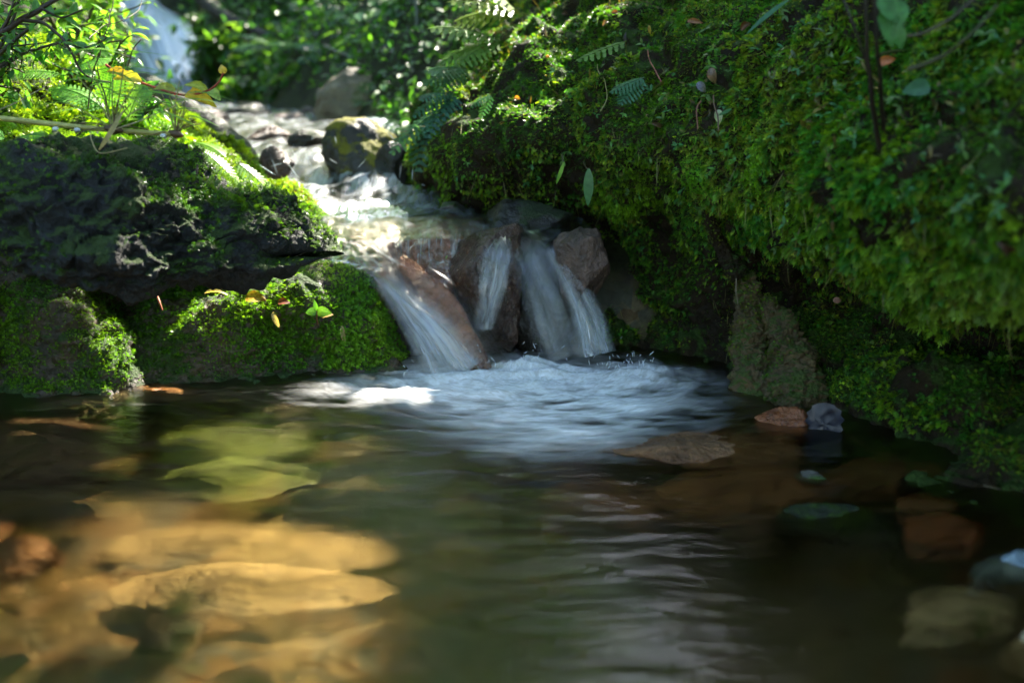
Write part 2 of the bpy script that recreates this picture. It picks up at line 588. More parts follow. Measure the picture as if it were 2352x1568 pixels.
nt.links.new(p.outputs[0], out.inputs[0])
ground = struct(mesh("ground", np.stack([GX, GY, GZ], -1), gridfaces(*GX.shape), mg))

# ------------------------------------------------------------------ pool water
px_ = ax([(-4, -1.3, .1), (-1.3, 1.1, .007), (1.1, 4, .1)])
py_ = ax([(-6, .3, .1), (.3, 1.9, .006)])
PX, PY = np.meshgrid(px_, py_, indexing='ij')
# plunge points of the streams
PL = [(-.02, 1.60, 1.0), (.13, 1.60, .8), (-.10, 1.60, .5)]
P3 = np.stack([PX, PY, PX * 0], -1)


def gau(x, y, cx, cy, rx, ry, rot=0.):
    dx, dy = x - cx, y - cy; c_, s_ = math.cos(rot), math.sin(rot)
    return np.exp(-(((dx * c_ + dy * s_) / rx) ** 2 + ((-dx * s_ + dy * c_) / ry) ** 2))


rr = np.hypot(PX - .02, (PY - 1.62) * 1.25); th = np.arctan2(PY - 1.62, PX - .02)
wp = P3 * 5 + .35 * np.stack([fbm(P3 * 4, 2, 31), fbm(P3 * 4, 2, 32), PX * 0], -1)
amp = .0014 + .007 * np.exp(-(rr / .22) ** 2) + .005 * np.exp(-(rr / .55) ** 2)
Hh = fbm(np.stack([wp[..., 0] * 1.3, wp[..., 1] * 3.6, PX * 0], -1), 4, 11) * .8
conc = fbm(np.stack([rr * 26 + 1.2 * fbm(P3 * 6, 2, 5), th * 2.2, PX * 0], -1), 3, 21)
PZ = amp * (.8 * Hh + .45 * conc)
PZ += .013 * gau(PX, PY, .22, 1.585, .085, .05) + .006 * gau(PX, PY, .0, 1.56, .13, .05) + .004 * gau(PX, PY, -.2, 1.47, .11, .035)
PZ += .018 * gau(PX, PY, .015, 1.62, .05, .03) * (1 + .6 * fbm(P3 * 25, 2, 2))
foam = 1.75 * gau(PX, PY, .03, 1.565, .20, .10) + 1.0 * gau(PX, PY, .08, 1.40, .18, .12) + .42 * gau(PX, PY, -.15, 1.48, .17, .07, .12) + .35 * gau(PX, PY, .21, 1.58, .07, .05) + .28 * gau(PX, PY, .06, 1.24, .13, .08)
brk = fbm(np.stack([PX * 16 + PY * 6, PY * 46, PX * 0], -1), 4, 36)
foam = foam * (1.0 + .65 * conc + .40 * Hh + .6 * brk) - .12
foam = foam + .45 * gau(PX, PY, .03, 1.57, .19, .08)
foam = np.clip(foam, 0, 1)
flow = np.stack([rr, th, PX * 0], -1)
mw, nt, out = NT("pool_water")
tc = nd(nt, "TexCoord").outputs["Object"]
fl = nd(nt, "Attribute", {'attribute_name': 'flow'}).outputs["Vector"]
fo = nd(nt, "Attribute", {'attribute_name': 'foam'}).outputs["Fac"]
mp = nd(nt, "Mapping", Vector=tc, Rotation=(0, 0, .25), Scale=(14., 46., 1.)).outputs[0]
na = nd(nt, "TexNoise", Vector=mp, Scale=1.0, Detail=5.0, Roughness=.55, Distortion=1.2).outputs[0]
mf = nd(nt, "Mapping", Vector=fl, Scale=(120., 9., 1.)).outputs[0]
nb = nd(nt, "TexNoise", Vector=mf, Scale=1.0, Detail=4.0, Roughness=.6, Distortion=1.0).outputs[0]
h = mth(nt, 'ADD', na, mth(nt, 'MULTIPLY', nb, mth(nt, 'ADD', .15, mth(nt, 'MULTIPLY', fo, 1.2))))
b = nd(nt, "Bump", Strength=.20, Distance=.008, Height=h).outputs[0]
tr = nd(nt, "BsdfTransparent", Color=(.95, .86, .62, 1))
rf = nd(nt, "BsdfRefraction", Color=(.95, .86, .62, 1), Roughness=.30, IOR=1.2, Normal=b)
body = nd(nt, "MixShader", i0=.58, i1=tr.outputs[0], i2=rf.outputs[0])
gl = nd(nt, "BsdfGlossy", Color=(1, 1, 1, 1), Roughness=.15, Normal=b)
fr = nd(nt, "Fresnel", IOR=1.33, Normal=b).outputs[0]
wat = nd(nt, "MixShader", i0=fr, i1=body.outputs[0], i2=gl.outputs[0])
df = nd(nt, "BsdfDiffuse", Color=(.92, .92, .92, 1), Normal=b)
tl = nd(nt, "BsdfTranslucent", Color=(.7, .8, .86, 1))
fm = nd(nt, "MixShader", i0=.1, i1=df.outputs[0], i2=tl.outputs[0])
gl2 = nd(nt, "BsdfGlossy", Color=(1, 1, 1, 1), Roughness=.22, Normal=b)
fm2 = nd(nt, "MixShader", i0=.05, i1=fm.outputs[0], i2=gl2.outputs[0])
ff = mth(nt, 'MULTIPLY', fo, ramp(nt, nb, [(.28, .4), (.6, 1.)]), clamp=True)
fin = nd(nt, "MixShader", i0=mth(nt, 'MULTIPLY', ff, .92), i1=wat.outputs[0], i2=fm2.outputs[0])
nt.links.new(fin.outputs[0], out.inputs[0])
pool = struct(mesh("water", np.stack([PX, PY, PZ], -1), gridfaces(*PX.shape), mw, attrs={'foam': foam.ravel(), 'flow': flow.reshape(-1, 3)}), "clear pool with white churned water below the falls")


# ------------------------------------------------------------------ upstream water
def watermat(name, white=.5, sc=(30., 4.), tint=(.9, .86, .72), rough=.12, thr=(.4, .62), wcol=(.8, .84, .88), fres=1.34):
    """flowing water: 'flow' attribute = (across, along, whiteness)"""
    m, nt, out = NT(name)
    fl = nd(nt, "Attribute", {'attribute_name': 'flow'}).outputs["Vector"]
    wh = nd(nt, "Attribute", {'attribute_name': 'foam'}).outputs["Fac"]
    mf = nd(nt, "Mapping", Vector=fl, Scale=(sc[0], sc[1], 1.)).outputs[0]
    n1 = nd(nt, "TexNoise", Vector=mf, Scale=1.0, Detail=6.0, Roughness=.62, Distortion=.6).outputs[0]
    mf2 = nd(nt, "Mapping", Vector=fl, Scale=(sc[0] * 3.2, sc[1] * 2.2, 1.)).outputs[0]
    n2 = nd(nt, "TexNoise", Vector=mf2, Scale=1.0, Detail=4.0, Distortion=.5).outputs[0]
    h = mth(nt, 'ADD', n1, mth(nt, 'MULTIPLY', n2, .5))
    b = nd(nt, "Bump", Strength=.6, Distance=.006, Height=h).outputs[0]
    tr = nd(nt, "BsdfTransparent", Color=(*tint, 1))
    rf = nd(nt, "BsdfRefraction", Color=(*tint, 1), Roughness=.05, IOR=1.15, Normal=b)
    body = nd(nt, "MixShader", i0=.4, i1=tr.outputs[0], i2=rf.outputs[0])
    gl = nd(nt, "BsdfGlossy", Color=(1, 1, 1, 1), Roughness=rough, Normal=b)
    fr = nd(nt, "Fresnel", IOR=fres, Normal=b).outputs[0]
    wat = nd(nt, "MixShader", i0=fr, i1=body.outputs[0], i2=gl.outputs[0])
    df = nd(nt, "BsdfDiffuse", Color=(*wcol, 1), Normal=b)
    tl = nd(nt, "BsdfTranslucent", Color=(*wcol, 1))
    fm = nd(nt, "MixShader", i0=.45, i1=df.outputs[0], i2=tl.outputs[0])
    gl2 = nd(nt, "BsdfGlossy", Color=(1, 1, 1, 1), Roughness=.25, Normal=b)
    fm2 = nd(nt, "MixShader", i0=.15, i1=fm.outputs[0], i2=gl2.outputs[0])
    s = mth(nt, 'ADD', mth(nt, 'MULTIPLY', n1, .7), mth(nt, 'MULTIPLY', n2, .3))
    f = ramp(nt, s, [(thr[0], 0.), (thr[1], 1.)])
    f = mth(nt, 'MULTIPLY', f, mth(nt, 'MULTIPLY', wh, white), clamp=True)
    fin = nd(nt, "MixShader", i0=f, i1=wat.outputs[0], i2=fm2.outputs[0])
    ed = nd(nt, "Attribute", {'attribute_name': 'edge'}).outputs["Fac"]      # where the sheet thins out to nothing
    ef = mth(nt, 'MULTIPLY', ed, mth(nt, 'ADD', .55, n1), clamp=True)
    cl = nd(nt, "BsdfTransparent", Color=(1, 1, 1, 1))
    fin = nd(nt, "MixShader", i0=ef, i1=cl.outputs[0], i2=fin.outputs[0])
    nt.links.new(fin.outputs[0], out.inputs[0])
    return m


M['stream'] = watermat("stream_water", 1.0, (26., 6.), thr=(.38, .66), rough=.18)
M['fall'] = watermat("falling_water", 1.0, (16., .8), (.97, .96, .94), .22, (.36, .80), (.82, .88, .95), fres=1.18)
M['glint'] = watermat("film_water", .4, (60., 16.), (.97, .95, .9), .10, (.5, .8), (.85, .85, .85))
M['bigfall'] = watermat("distant_waterfall", 1.0, (16., 1.2), (.9, .92, .95), .2, (.25, .5), (.82, .88, .98))

rows = [  # XL XR Y y white
    (770, 1330, 548, 1.70, .0), (735, 1320, 515, 1.80, .05), (720, 1240, 492, 1.93, .25), (705, 1130, 470, 2.10, .6), (690, 1010, 457, 2.20, .9),
    (640, 900, 428, 2.33, 1.), (605, 870, 392, 2.48, 1.), (580, 850, 352, 2.66, .8), (565, 820, 325, 2.9, .5),
    (530, 880, 300, 3.2, .35), (505, 820, 282, 3.6, .6), (455, 720, 262, 4.2, .3), (415, 610, 246, 5.0, .8), (350, 560, 232, 6.1, .6)]
A_ = np.array([W(r[0] - 30, r[2], r[3]) for r in rows]); B_ = np.array([W(r[1] + 30, r[2], r[3]) for r in rows])
whr = np.array([r[4] for r in rows])
nU, nV = 90, 420
tt = np.linspace(0, len(rows) - 1, nV); ss = np.linspace(0, 1, nU)
A1, B1 = crom(A_, tt), crom(B_, tt); W1 = np.interp(tt, np.arange(len(rows)), whr)
UP = A1[None] * (1 - ss)[:, None, None] + B1[None] * ss[:, None, None]
wl = W1[None] * np.ones((nU, 1))
al0 = np.concatenate([[0], np.cumsum(np.linalg.norm(np.diff(.5 * (A1 + B1), axis=0), axis=1))])
q = np.stack([UP[..., 0] * 11, al0[None] * 4.5 + 0 * wl, 0 * wl], -1)
dz = (.005 + .014 * wl) * fbm(q, 3, 51)
UP[..., 2] += dz
seg = np.linalg.norm(np.diff(.5 * (A1 + B1), axis=0), axis=1); al = np.concatenate([[0], np.cumsum(seg)])
flw = np.stack([UP[..., 0] * 1.2 + .0 * wl, al[None] * np.ones((nU, 1)), wl], -1)
foam2 = np.clip(wl * (.75 + 1.3 * fbm(q * 1.2, 3, 61)) + .25 * fbm(q * 3, 2, 62), 0, 1)
struct(mesh("stream", UP, gridfaces(nU, nV), M['stream'], attrs={'foam': foam2.ravel(), 'flow': flw.reshape(-1, 3)}), "sunlit white water running down to the upper pool")


def fall(name, spine, wid, thick=.008, mat='fall', nU=26, nV=60, white=1., label=None, ridge=.3, seed=0, wend=None, asym=0.):
    """a rounded sheet of falling water: spine = [(X,Y,y)...], wid = photo widths across it"""
    n = len(spine)
    C = crom(np.array([W3(p) for p in spine]), np.linspace(0, n - 1, nV))
    wd = np.interp(np.linspace(0, n - 1, nV), range(n), wid) / FPX * np.mean([p[2] for p in spine])
    T = unit(np.gradient(C, axis=0))
    side = unit(np.cross(T, np.array([0, -1., .15])))
    nr = np.cross(side, T)
    a = np.linspace(0, 2 * np.pi, nU * 2, endpoint=False)
    u = np.cos(a); v = np.sin(a)
    rd = 1 + ridge * fbm(np.stack([u * 7 + seed, u * 0 + seed, v * 0], -1), 3, seed)
    al = np.linspace(0, 1, nV)
    V = C[None] + side[None] * (u[:, None] * wd[None] / 2)[..., None] + nr[None] * ((v * np.sqrt(np.abs(v) + .02) * rd)[:, None] * (thick + .0 * al)[None] + .25 * (1 - u ** 2)[:, None] * wd[None] * .25)[..., None]
    q = np.stack([u[:, None] * 6 + seed + al[None] * 0, al[None] * 2.5 + u[:, None] * 0, v[:, None] * .5 + al[None] * 0], -1)
    V = V + nr[None] * (.006 * fbm(q, 3, seed + 5))[..., None] + side[None] * (.008 * fbm(q + 9, 2, seed + 7) * al[None])[..., None]
    L = np.linalg.norm(np.diff(C, axis=0), axis=1).sum()
    fl = np.stack([(u[:, None] * wd[None].mean() / 2) * 4.0 + seed * 3.7 + al[None] * 0, al[None] * L * 4 + u[:, None] * 0, al[None] * 0 + v[:, None]], -1)
    we = wend or (.75, 1., 1.)
    wf = np.interp(al, [0, .5, 1], we)[None] * (.75 + .25 * np.abs(v))[:, None] * white * (1.1 - .75 * np.abs(u) ** 4)[:, None] * np.clip(1 - asym + asym * 1.3 * (u + .2), .12, 1)[:, None]
    ed = sstep(1.0, .45, np.abs(u))[:, None] * np.interp(al, [0, .08, .9, 1], [0, 1, 1, .8])[None]
    o = mesh(name, V, gridfaces(nU * 2, nV, True), M[mat], attrs={'foam': np.clip(wf, 0, 1).ravel(), 'flow': fl.reshape(-1, 3), 'edge': ed.ravel() if mat != 'bigfall' else np.ones(ed.size)})
    struct(o, label)
    return o


fall("waterfall", [(815, 560, 1.73), (862, 605, 1.685), (925, 648, 1.65), (1000, 705, 1.62), (1072, 780, 1.60), (1125, 858, 1.585)], [80, 105, 125, 140, 155, 180], .006, asym=.85, white=.62, wend=(.55, .8, .22), seed=1, ridge=.12, label="main jet shooting off the ledge over the red brown slab")
fall("waterfall", [(880, 640, 1.675), (945, 715, 1.63), (1000, 785, 1.60), (1050, 866, 1.58)], [60, 95, 140, 175], .006, white=1., wend=(.4, .95, .55), seed=2, ridge=.15, label="pale lower jet left of the red brown slab")
fall("waterfall", [(1150, 545, 1.71), (1140, 590, 1.675), (1128, 660, 1.662), (1112, 755, 1.655)], [50, 95, 90, 40], .004, white=.8, seed=3, wend=(.05, .8, 1.), ridge=.15, label="broken white trickle down the front of the middle rock")
fall("waterfall", [(1195, 548, 1.76), (1228, 590, 1.70), (1275, 690, 1.66), (1318, 815, 1.63)], [80, 130, 165, 175], .005, asym=.5, white=.75, seed=4, wend=(.9, .62, .45), ridge=.12, label="broad right hand fall beside the dark gap")
fall("waterfall", [(1262, 570, 1.70), (1310, 640, 1.665), (1352, 730, 1.635), (1372, 815, 1.61)], [30, 60, 80, 95], .004, white=.8, seed=5, wend=(.3, .7, 1.), ridge=.15, label="thin bright strand in front of the pinkish rock")
# far waterfall and its cliff
fall("waterfall", [(322, 18, 7.3), (330, 60, 7.1), (372, 120, 6.7), (400, 180, 6.4), (425, 232, 6.2)], [90, 130, 175, 150, 130], .10, mat='bigfall', white=1.0, nU=40, seed=8, ridge=.5, wend=(1, 1, 1), label="tall bright waterfall in the background behind the ferns")

# splash crowns and droplets
acc = Acc()
for k in range(110):
    c = [(1195, 830, 1.60), (1385, 800, 1.61), (1465, 800, 1.60), (1240, 815, 1.61), (1130, 845, 1.58), (960, 845, 1.6)][rng.choice(6, p=[.25, .2, .2, .15, .12, .08])]
    p0 = W3(c) + rng.normal(0, 1, 3) * np.array([.03, .02, .006]); p0[2] = abs(rng.normal(0, .022)) + .004
    d = unit(rng.normal(0, 1, 3) * [.5, .3, .4] + [0, 0, .8]); L = rng.uniform(.001, .006); r_ = rng.uniform(.0003, .0007)
    tl_ = np.linspace(-1, 1, 5)
    V, F = tube(p0 + d * tl_[:, None] * L, r_ * np.sqrt(1.02 - tl_ ** 2) + 1e-5, 5)
    acc.add(V, F, (.9, .9, .9))
for k in range(26):   # spray above the sunlit cascade
    p0 = W(rng.uniform(560, 1000), rng.uniform(300, 470), rng.uniform(2.0, 2.6)); L = rng.uniform(.004, .02)
    d = unit(rng.normal(0, 1, 3) * [.6, .2, 1.]); tl_ = np.linspace(-1, 1, 5)
    V, F = tube(p0 + d * tl_[:, None] * L, rng.uniform(.0004, .0009) * np.sqrt(1.02 - tl_ ** 2) + 1e-5, 5)
    acc.add(V, F, (.9, .9, .9))
m, nt, out = NT("water_drop")
pb = nd(nt, "BsdfPrincipled", Base_Color=(.85, .9, .95, 1), Roughness=.08, IOR=1.33)
tb = nd(nt, "BsdfTransparent", Color=(.95, .97, 1, 1))
nt.links.new(nd(nt, "MixShader", i0=.55, i1=tb.outputs[0], i2=pb.outputs[0]).outputs[0], out.inputs[0])
M['drop'] = m
o = acc.build("spray", m); o["kind"] = "stuff"; o["label"] = "fine spray of water droplets thrown up by the falls"


def splash(name, X, Y, y, wx, hz, seed, label):
    """a frayed crown of thrown water"""
    c = W(X, Y, y); c[2] = .0
    n, mlt = 64, 16
    a = np.linspace(0, 2 * np.pi, n, endpoint=False); t = np.linspace(0, 1, mlt)
    hgt = (.55 + .9 * np.abs(fbm(np.stack([np.cos(a) * 2.6, np.sin(a) * 2.6, a * 0], -1), 3, seed)))
    rdd = .35 + .65 * t[None] + .2 * fbm(np.stack([np.cos(a)[:, None] * 3 + t[None] * 2, np.sin(a)[:, None] * 3 + t[None], t[None] * 2 + a[:, None] * 0], -1), 3, seed + 3)
    V = np.stack([c[0] + np.cos(a)[:, None] * rdd * wx, c[1] + np.sin(a)[:, None] * rdd * wx * .6, c[2] - .01 + hz * hgt[:, None] * np.sin(t * 1.9)[None]], -1)
    V += .004 * np.stack([fbm(V * 60, 3, seed + 9), fbm(V * 60, 3, seed + 10), fbm(V * 60, 3, seed + 11)], -1)
    fl = np.stack([a[:, None] * .7 + t[None] * 0, t[None] * .3 + a[:, None] * 0, a[:, None] * 0 + t[None] * 0], -1)
    wf = (.95 + .05 * t)[None] + 0 * a[:, None]
    o = mesh(name, V, gridfaces(n, mlt, True), M['fall'], attrs={'foam': wf.ravel(), 'flow': fl.reshape(-1, 3)})
    struct(o, label)




# ================================================================== RIGHT BANK
def col3(lst): return [W3(p) for p in lst]


RB = [
    col3([(935, 520, 2.55), (950, 480, 2.5), (935, 400, 2.5), (930, 330, 2.55), (950, 270, 2.6), (1010, 190, 2.75), (1060, 120, 3.0), (1090, 60, 3.3)]),
    col3([(1035, 540, 2.2), (1040, 490, 2.2), (1025, 430, 2.2), (1005, 350, 2.15), (1025, 270, 2.2), (1075, 200, 2.32), (1120, 120, 2.6), (1160, 40, 2.95)]),
    col3([(1130, 600, 2.0), (1130, 520, 2.02), (1115, 460, 2.05), (1115, 370, 1.95), (1140, 280, 1.95), (1180, 180, 2.1), (1230, 80, 2.4), (1260, 10, 2.75)]),
    col3([(1330, 740, 1.84), (1330, 640, 1.92), (1330, 540, 1.98), (1310, 420, 1.86), (1310, 290, 1.8), (1320, 170, 1.95), (1340, 60, 2.2), (1350, -30, 2.5)]),
    col3([(1480, 900, 1.66), (1485, 820, 1.74), (1490, 680, 1.86), (1490, 510, 1.80), (1480, 350, 1.65), (1480, 200, 1.70), (1490, 70, 1.9), (1500, -50, 2.2)]),
    col3([(1690, 970, 1.46), (1700, 890, 1.54), (1695, 740, 1.66), (1655, 580, 1.62), (1640, 410, 1.50), (1650, 240, 1.52), (1660, 90, 1.65), (1670, -50, 1.9)]),
    col3([(1880, 1060, 1.27), (1880, 970, 1.37), (1880, 800, 1.50), (1870, 650, 1.60), (1860, 520, 1.34), (1870, 330, 1.32), (1880, 130, 1.42), (1890, -60, 1.62)]),
    col3([(2090, 1170, 1.12), (2090, 1080, 1.19), (2100, 900, 1.31), (2100, 720, 1.48), (2100, 600, 1.17), (2110, 380, 1.13), (2120, 150, 1.22), (2130, -70, 1.42)]),
    col3([(2340, 1260, 1.00), (2360, 1150, 1.08), (2360, 960, 1.18), (2360, 770, 1.36), (2360, 635, 1.00), (2370, 400, .97), (2380, 150, 1.04), (2400, -90, 1.22)]),
    col3([(2750, 1500, .84), (2750, 1350, .90), (2750, 1100, .96), (2750, 850, 1.0), (2750, 650, .86), (2760, 380, .82), (2780, 100, .88), (2800, -150, 1.02)]),
    col3([(4000, 2300, .60), (4000, 2100, .64), (4000, 1600, .66), (4000, 1100, .68), (4000, 750, .62), (4000, 350, .58), (4050, 0, .60), (4100, -350, .68)]),
]
for c_ in RB:   # carry every section on over the top of the bank, away from the stream
    o_ = unit(np.array([1.0, .55, 0.]))
    c_.append(c_[-1] + o_ * .25 + [0, 0, .10]); c_.append(c_[-1] + o_ * .9 + [0, 0, .28])
NUr, NVr = 460, 300
RP = surf(RB, NUr, NVr)
RN = normals(RP)
if RN[NUr // 2, NVr // 2, 0] > 0: RN = -RN
lump = fbm(RP * 2.6, 2, 70) * .035 + fbm(RP * 6, 4, 71) * .042 + np.abs(fbm(RP * 16, 3, 75)) * .024 + fbm(RP * 45, 3, 77) * .005
RP = RP + RN * lump[..., None]
mb, nt, out = NT("bank_soil")
M['bank'] = M['soil']
bank = struct(mesh("bank", RP, gridfaces(NUr, NVr), M['soil']), "steep mossy bank right of the stream")
RN = normals(RP)
if RN[NUr // 2, NVr // 2, 0] > 0: RN = -RN


def moss_cover(name, P, N_, dens, pal, size, wgt, templates, out_=.55, down=.35, tang=.5, seed=0, parent=None, label=None, freq=5., origin=None, up=(0, 0, 1.), flat=0., var=.22, mat='moss'):
    r = np.random.default_rng(seed)
    a = P[1:, :-1] - P[:-1, :-1]; b = P[:-1, 1:] - P[:-1, :-1]
    A = np.linalg.norm(np.cross(a, b), axis=-1) * wgt[:-1, :-1]
    n = r.poisson(A.sum() * dens)
    k = r.choice(A.size, n, p=(A / A.sum()).ravel())
    i, j = np.divmod(k, A.shape[1]); f = r.random((n, 2))
    pos = P[i, j] + a[i, j] * f[:, :1] + b[i, j] * f[:, 1:]; nn = N_[i, j]
    colr = palette(pos, np.array(pal) * [1.3, 1.75, .85], freq, seed, var, r)
    t = r.normal(0, 1, (n, 3)) * tang
    d = unit(nn * out_ + np.array([0, 0, -1.]) * down + t)
    d = d - nn * np.minimum(0, (d * nn).sum(1) - .12)[:, None]        # never into the ground
    u = unit(np.array(up) + nn * (.4 + flat) + r.normal(0, .28, (n, 3)))
    Rm = basis(d, u)
    sc = r.uniform(size[0], size[1], n) * np.clip(1 + .35 * fbm(pos * 8, 2, seed + 3) + .55 * fbm(pos * 3, 2, seed + 4), .45, 1.8)
    kind = (np.clip(.5 + .8 * fbm(pos * 6, 2, seed + 6) + r.normal(0, .16, n), 0, .999) * len(templates)).astype(int)
    Vs, Fs, Cs = [], [], []; o = 0
    for q, T in enumerate(templates):
        m_ = kind == q
        if not m_.any(): continue
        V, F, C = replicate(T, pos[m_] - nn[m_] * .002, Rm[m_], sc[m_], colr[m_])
        Vs.append(V); Fs.append(F + o); Cs.append(C); o += len(V)
    ob = mesh(name, np.concatenate(Vs), np.concatenate(Fs), M[mat], parent, smooth=False, col=np.concatenate(Cs))
    if parent is None:
        ob["kind"] = "stuff"
        if label: ob["label"] = label
    return ob


UU, VV = np.meshgrid(np.linspace(0, 10, NUr), np.linspace(0, 9, NVr), indexing='ij')
gap = sstep(-.42, -.12, fbm(RP * 11, 3, 81))
wR = gap * np.where(RP[..., 2] > .012, 1, 0)
# hollow behind the falls and under the shelf: sparse, dark
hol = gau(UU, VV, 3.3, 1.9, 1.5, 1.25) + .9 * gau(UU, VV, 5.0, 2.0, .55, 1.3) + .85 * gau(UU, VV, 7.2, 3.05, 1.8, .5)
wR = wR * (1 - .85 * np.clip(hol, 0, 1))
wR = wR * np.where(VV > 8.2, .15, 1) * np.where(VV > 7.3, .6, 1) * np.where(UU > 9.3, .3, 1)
zfar = (1 - sstep(2.2, 3.6, UU))
cush = np.clip(1.3 * gau(UU, VV, 4.74, 3.72, .22, .42), 0, 1) * sstep(-.3, .0, fbm(RP * 22, 3, 83))
moss_cover("moss", RP, RN, 520000, [(.08, .15, .02), (.11, .19, .02)], (.0025, .005), cush, SP, .9, 0, .3, seed=15, label="smooth cushion of short bright moss in the middle of the right bank")
palY = [(.15, .17, .015), (.10, .14, .014), (.05, .12, .018), (.03, .10, .035), (.06, .13, .016), (.20, .20, .03), (.10, .07, .02), (.04, .12, .03), (.12, .17, .015)]
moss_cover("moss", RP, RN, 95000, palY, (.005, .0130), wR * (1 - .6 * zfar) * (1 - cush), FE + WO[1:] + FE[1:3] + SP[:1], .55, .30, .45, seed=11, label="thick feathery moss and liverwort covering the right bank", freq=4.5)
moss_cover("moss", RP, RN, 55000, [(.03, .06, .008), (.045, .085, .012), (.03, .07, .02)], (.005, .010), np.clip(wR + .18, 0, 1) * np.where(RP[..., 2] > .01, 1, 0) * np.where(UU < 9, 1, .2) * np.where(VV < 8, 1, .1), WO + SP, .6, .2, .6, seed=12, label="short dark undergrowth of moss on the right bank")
# dead leaves, needles and brown stems caught in the moss
lit = sstep(.0, .35, fbm(RP * 5, 3, 87)) * sstep(3.2, 5.0, VV) * np.where((UU < 9) & (VV < 8.2), 1, 0)
moss_cover("leaf_litter", RP + RN * .006, RN, 2600, [(.06, .03, .015), (.13, .08, .04), (.10, .05, .02), (.09, .085, .08)], (.007, .016), lit, [strip_leaf(1, .5, 3, .6, .9), strip_leaf(1, .3, 3, -.4, .6), strip_leaf(1, .7, 2, .9, -.5)], .3, .2, .9, seed=16, label="dark scraps of dead leaves caught in the moss of the right bank", mat='dead')
moss_cover("rootlets", RP + RN * .004, RN, 1500, [(.05, .03, .015), (.14, .10, .05), (.03, .02, .01)], (.014, .045), sstep(-.1, .3, fbm(RP * 6, 3, 88)) * np.where((UU < 9) & (VV < 8) & (VV > 1.2), 1, 0), [strip_leaf(1, .035, 4, .6, .0), strip_leaf(1, .03, 4, -.2, .0)], .35, .9, .5, seed=17, label="fine brown rootlets and stems hanging in the moss", mat='dead')
# larger hanging fronds along the lip of the shelf
lip = gau(UU, VV, 7.8, 4.0, 2.2, .45)
moss_cover("moss", RP, RN, 9000, [(.11, .14, .015), (.07, .12, .02), (.14, .16, .03)], (.012, .024), lip, FE[:3], .7, .5, .4, seed=13, label="larger drooping moss fronds along the overhanging shelf", freq=6)

# ================================================================== LEFT SIDE
LH = [
    col3([(-330, 620, 1.25), (-330, 480, 1.30), (-330, 320, 1.45), (-330, 160, 1.7), (-330, 40, 2.1), (-250, -60, 2.8)]),
    col3([(-150, 560, 1.4), (-150, 430, 1.5), (-150, 300, 1.62), (-150, 160, 1.85), (-150, 70, 2.2), (-100, 20, 2.9)]),
    col3([(0, 560, 1.5), (0, 440, 1.56), (20, 320, 1.66), (30, 210, 1.82), (45, 120, 2.05), (70, 90, 2.6)]),
    col3([(130, 570, 1.55), (130, 450, 1.6), (140, 350, 1.7), (155, 260, 1.87), (175, 185, 2.08), (210, 165, 2.6)]),
    col3([(290, 610, 1.65), (290, 490, 1.68), (300, 380, 1.76), (300, 315, 1.92), (310, 258, 2.15), (340, 235, 2.65)]),
    col3([(440, 650, 1.68), (440, 540, 1.72), (440, 440, 1.8), (445, 370, 1.96), (440, 315, 2.17), (460, 290, 2.7)]),
    col3([(560, 640, 1.72), (560, 550, 1.76), (565, 485, 1.83), (560, 425, 1.98), (545, 370, 2.2), (540, 330, 2.7)]),
    col3([(680, 620, 1.72), (670, 560, 1.77), (655, 510, 1.84), (640, 465, 1.98), (605, 432, 2.16), (590, 400, 2.6)]),
    col3([(780, 640, 1.68), (765, 585, 1.74), (740, 540, 1.82), (725, 505, 1.93), (705, 480, 2.08), (690, 475, 2.35)]),
    col3([(830, 700, 1.72), (810, 640, 1.78), (780, 600, 1.86), (750, 570, 1.96), (730, 540, 2.1), (700, 520, 2.3)]),
]
nA, nB = 300, 200
LP = surf(LH, nA, nB)
LN = normals(LP)
if LN[nA // 2, nB // 3, 2] < 0: LN = -LN
LP = LP + LN * (fbm(LP * 8, 4, 91) * .026 + np.abs(fbm(LP * 20, 3, 92)) * .016)[..., None]
LN = normals(LP)
if LN[nA // 2, nB // 3, 2] < 0: LN = -LN
struct(mesh("hillside", LP, gridfaces(nA, nB), M['soil']), "mossy slope left of the stream behind the dark rock")
U2, V2 = np.meshgrid(np.linspace(0, 9, nA), np.linspace(0, 5, nB), indexing='ij')
wL = sstep(-.6, -.2, fbm(LP * 10, 3, 95)) * np.where(U2 < 1.2, .5, 1)
moss_cover("moss", LP, LN, 42000, [(.10, .12, .012), (.15, .17, .02), (.12, .16, .015), (.07, .12, .012)], (.009, .019), wL * sstep(8.6, 7.0, U2), FE[:3] + SP, .8, -.1, .45, seed=21, label="yellow green moss on the slope left of the stream", flat=.3)
moss_cover("moss", LP, LN, 90000, [(.08, .11, .012), (.15, .16, .02), (.16, .10, .03)], (.005, .009), wL * sstep(5., 7.0, U2) * sstep(9, 7.4, U2), SP + WO, .8, 0, .5, seed=22, label="short glistening moss strip above the orange ledge")

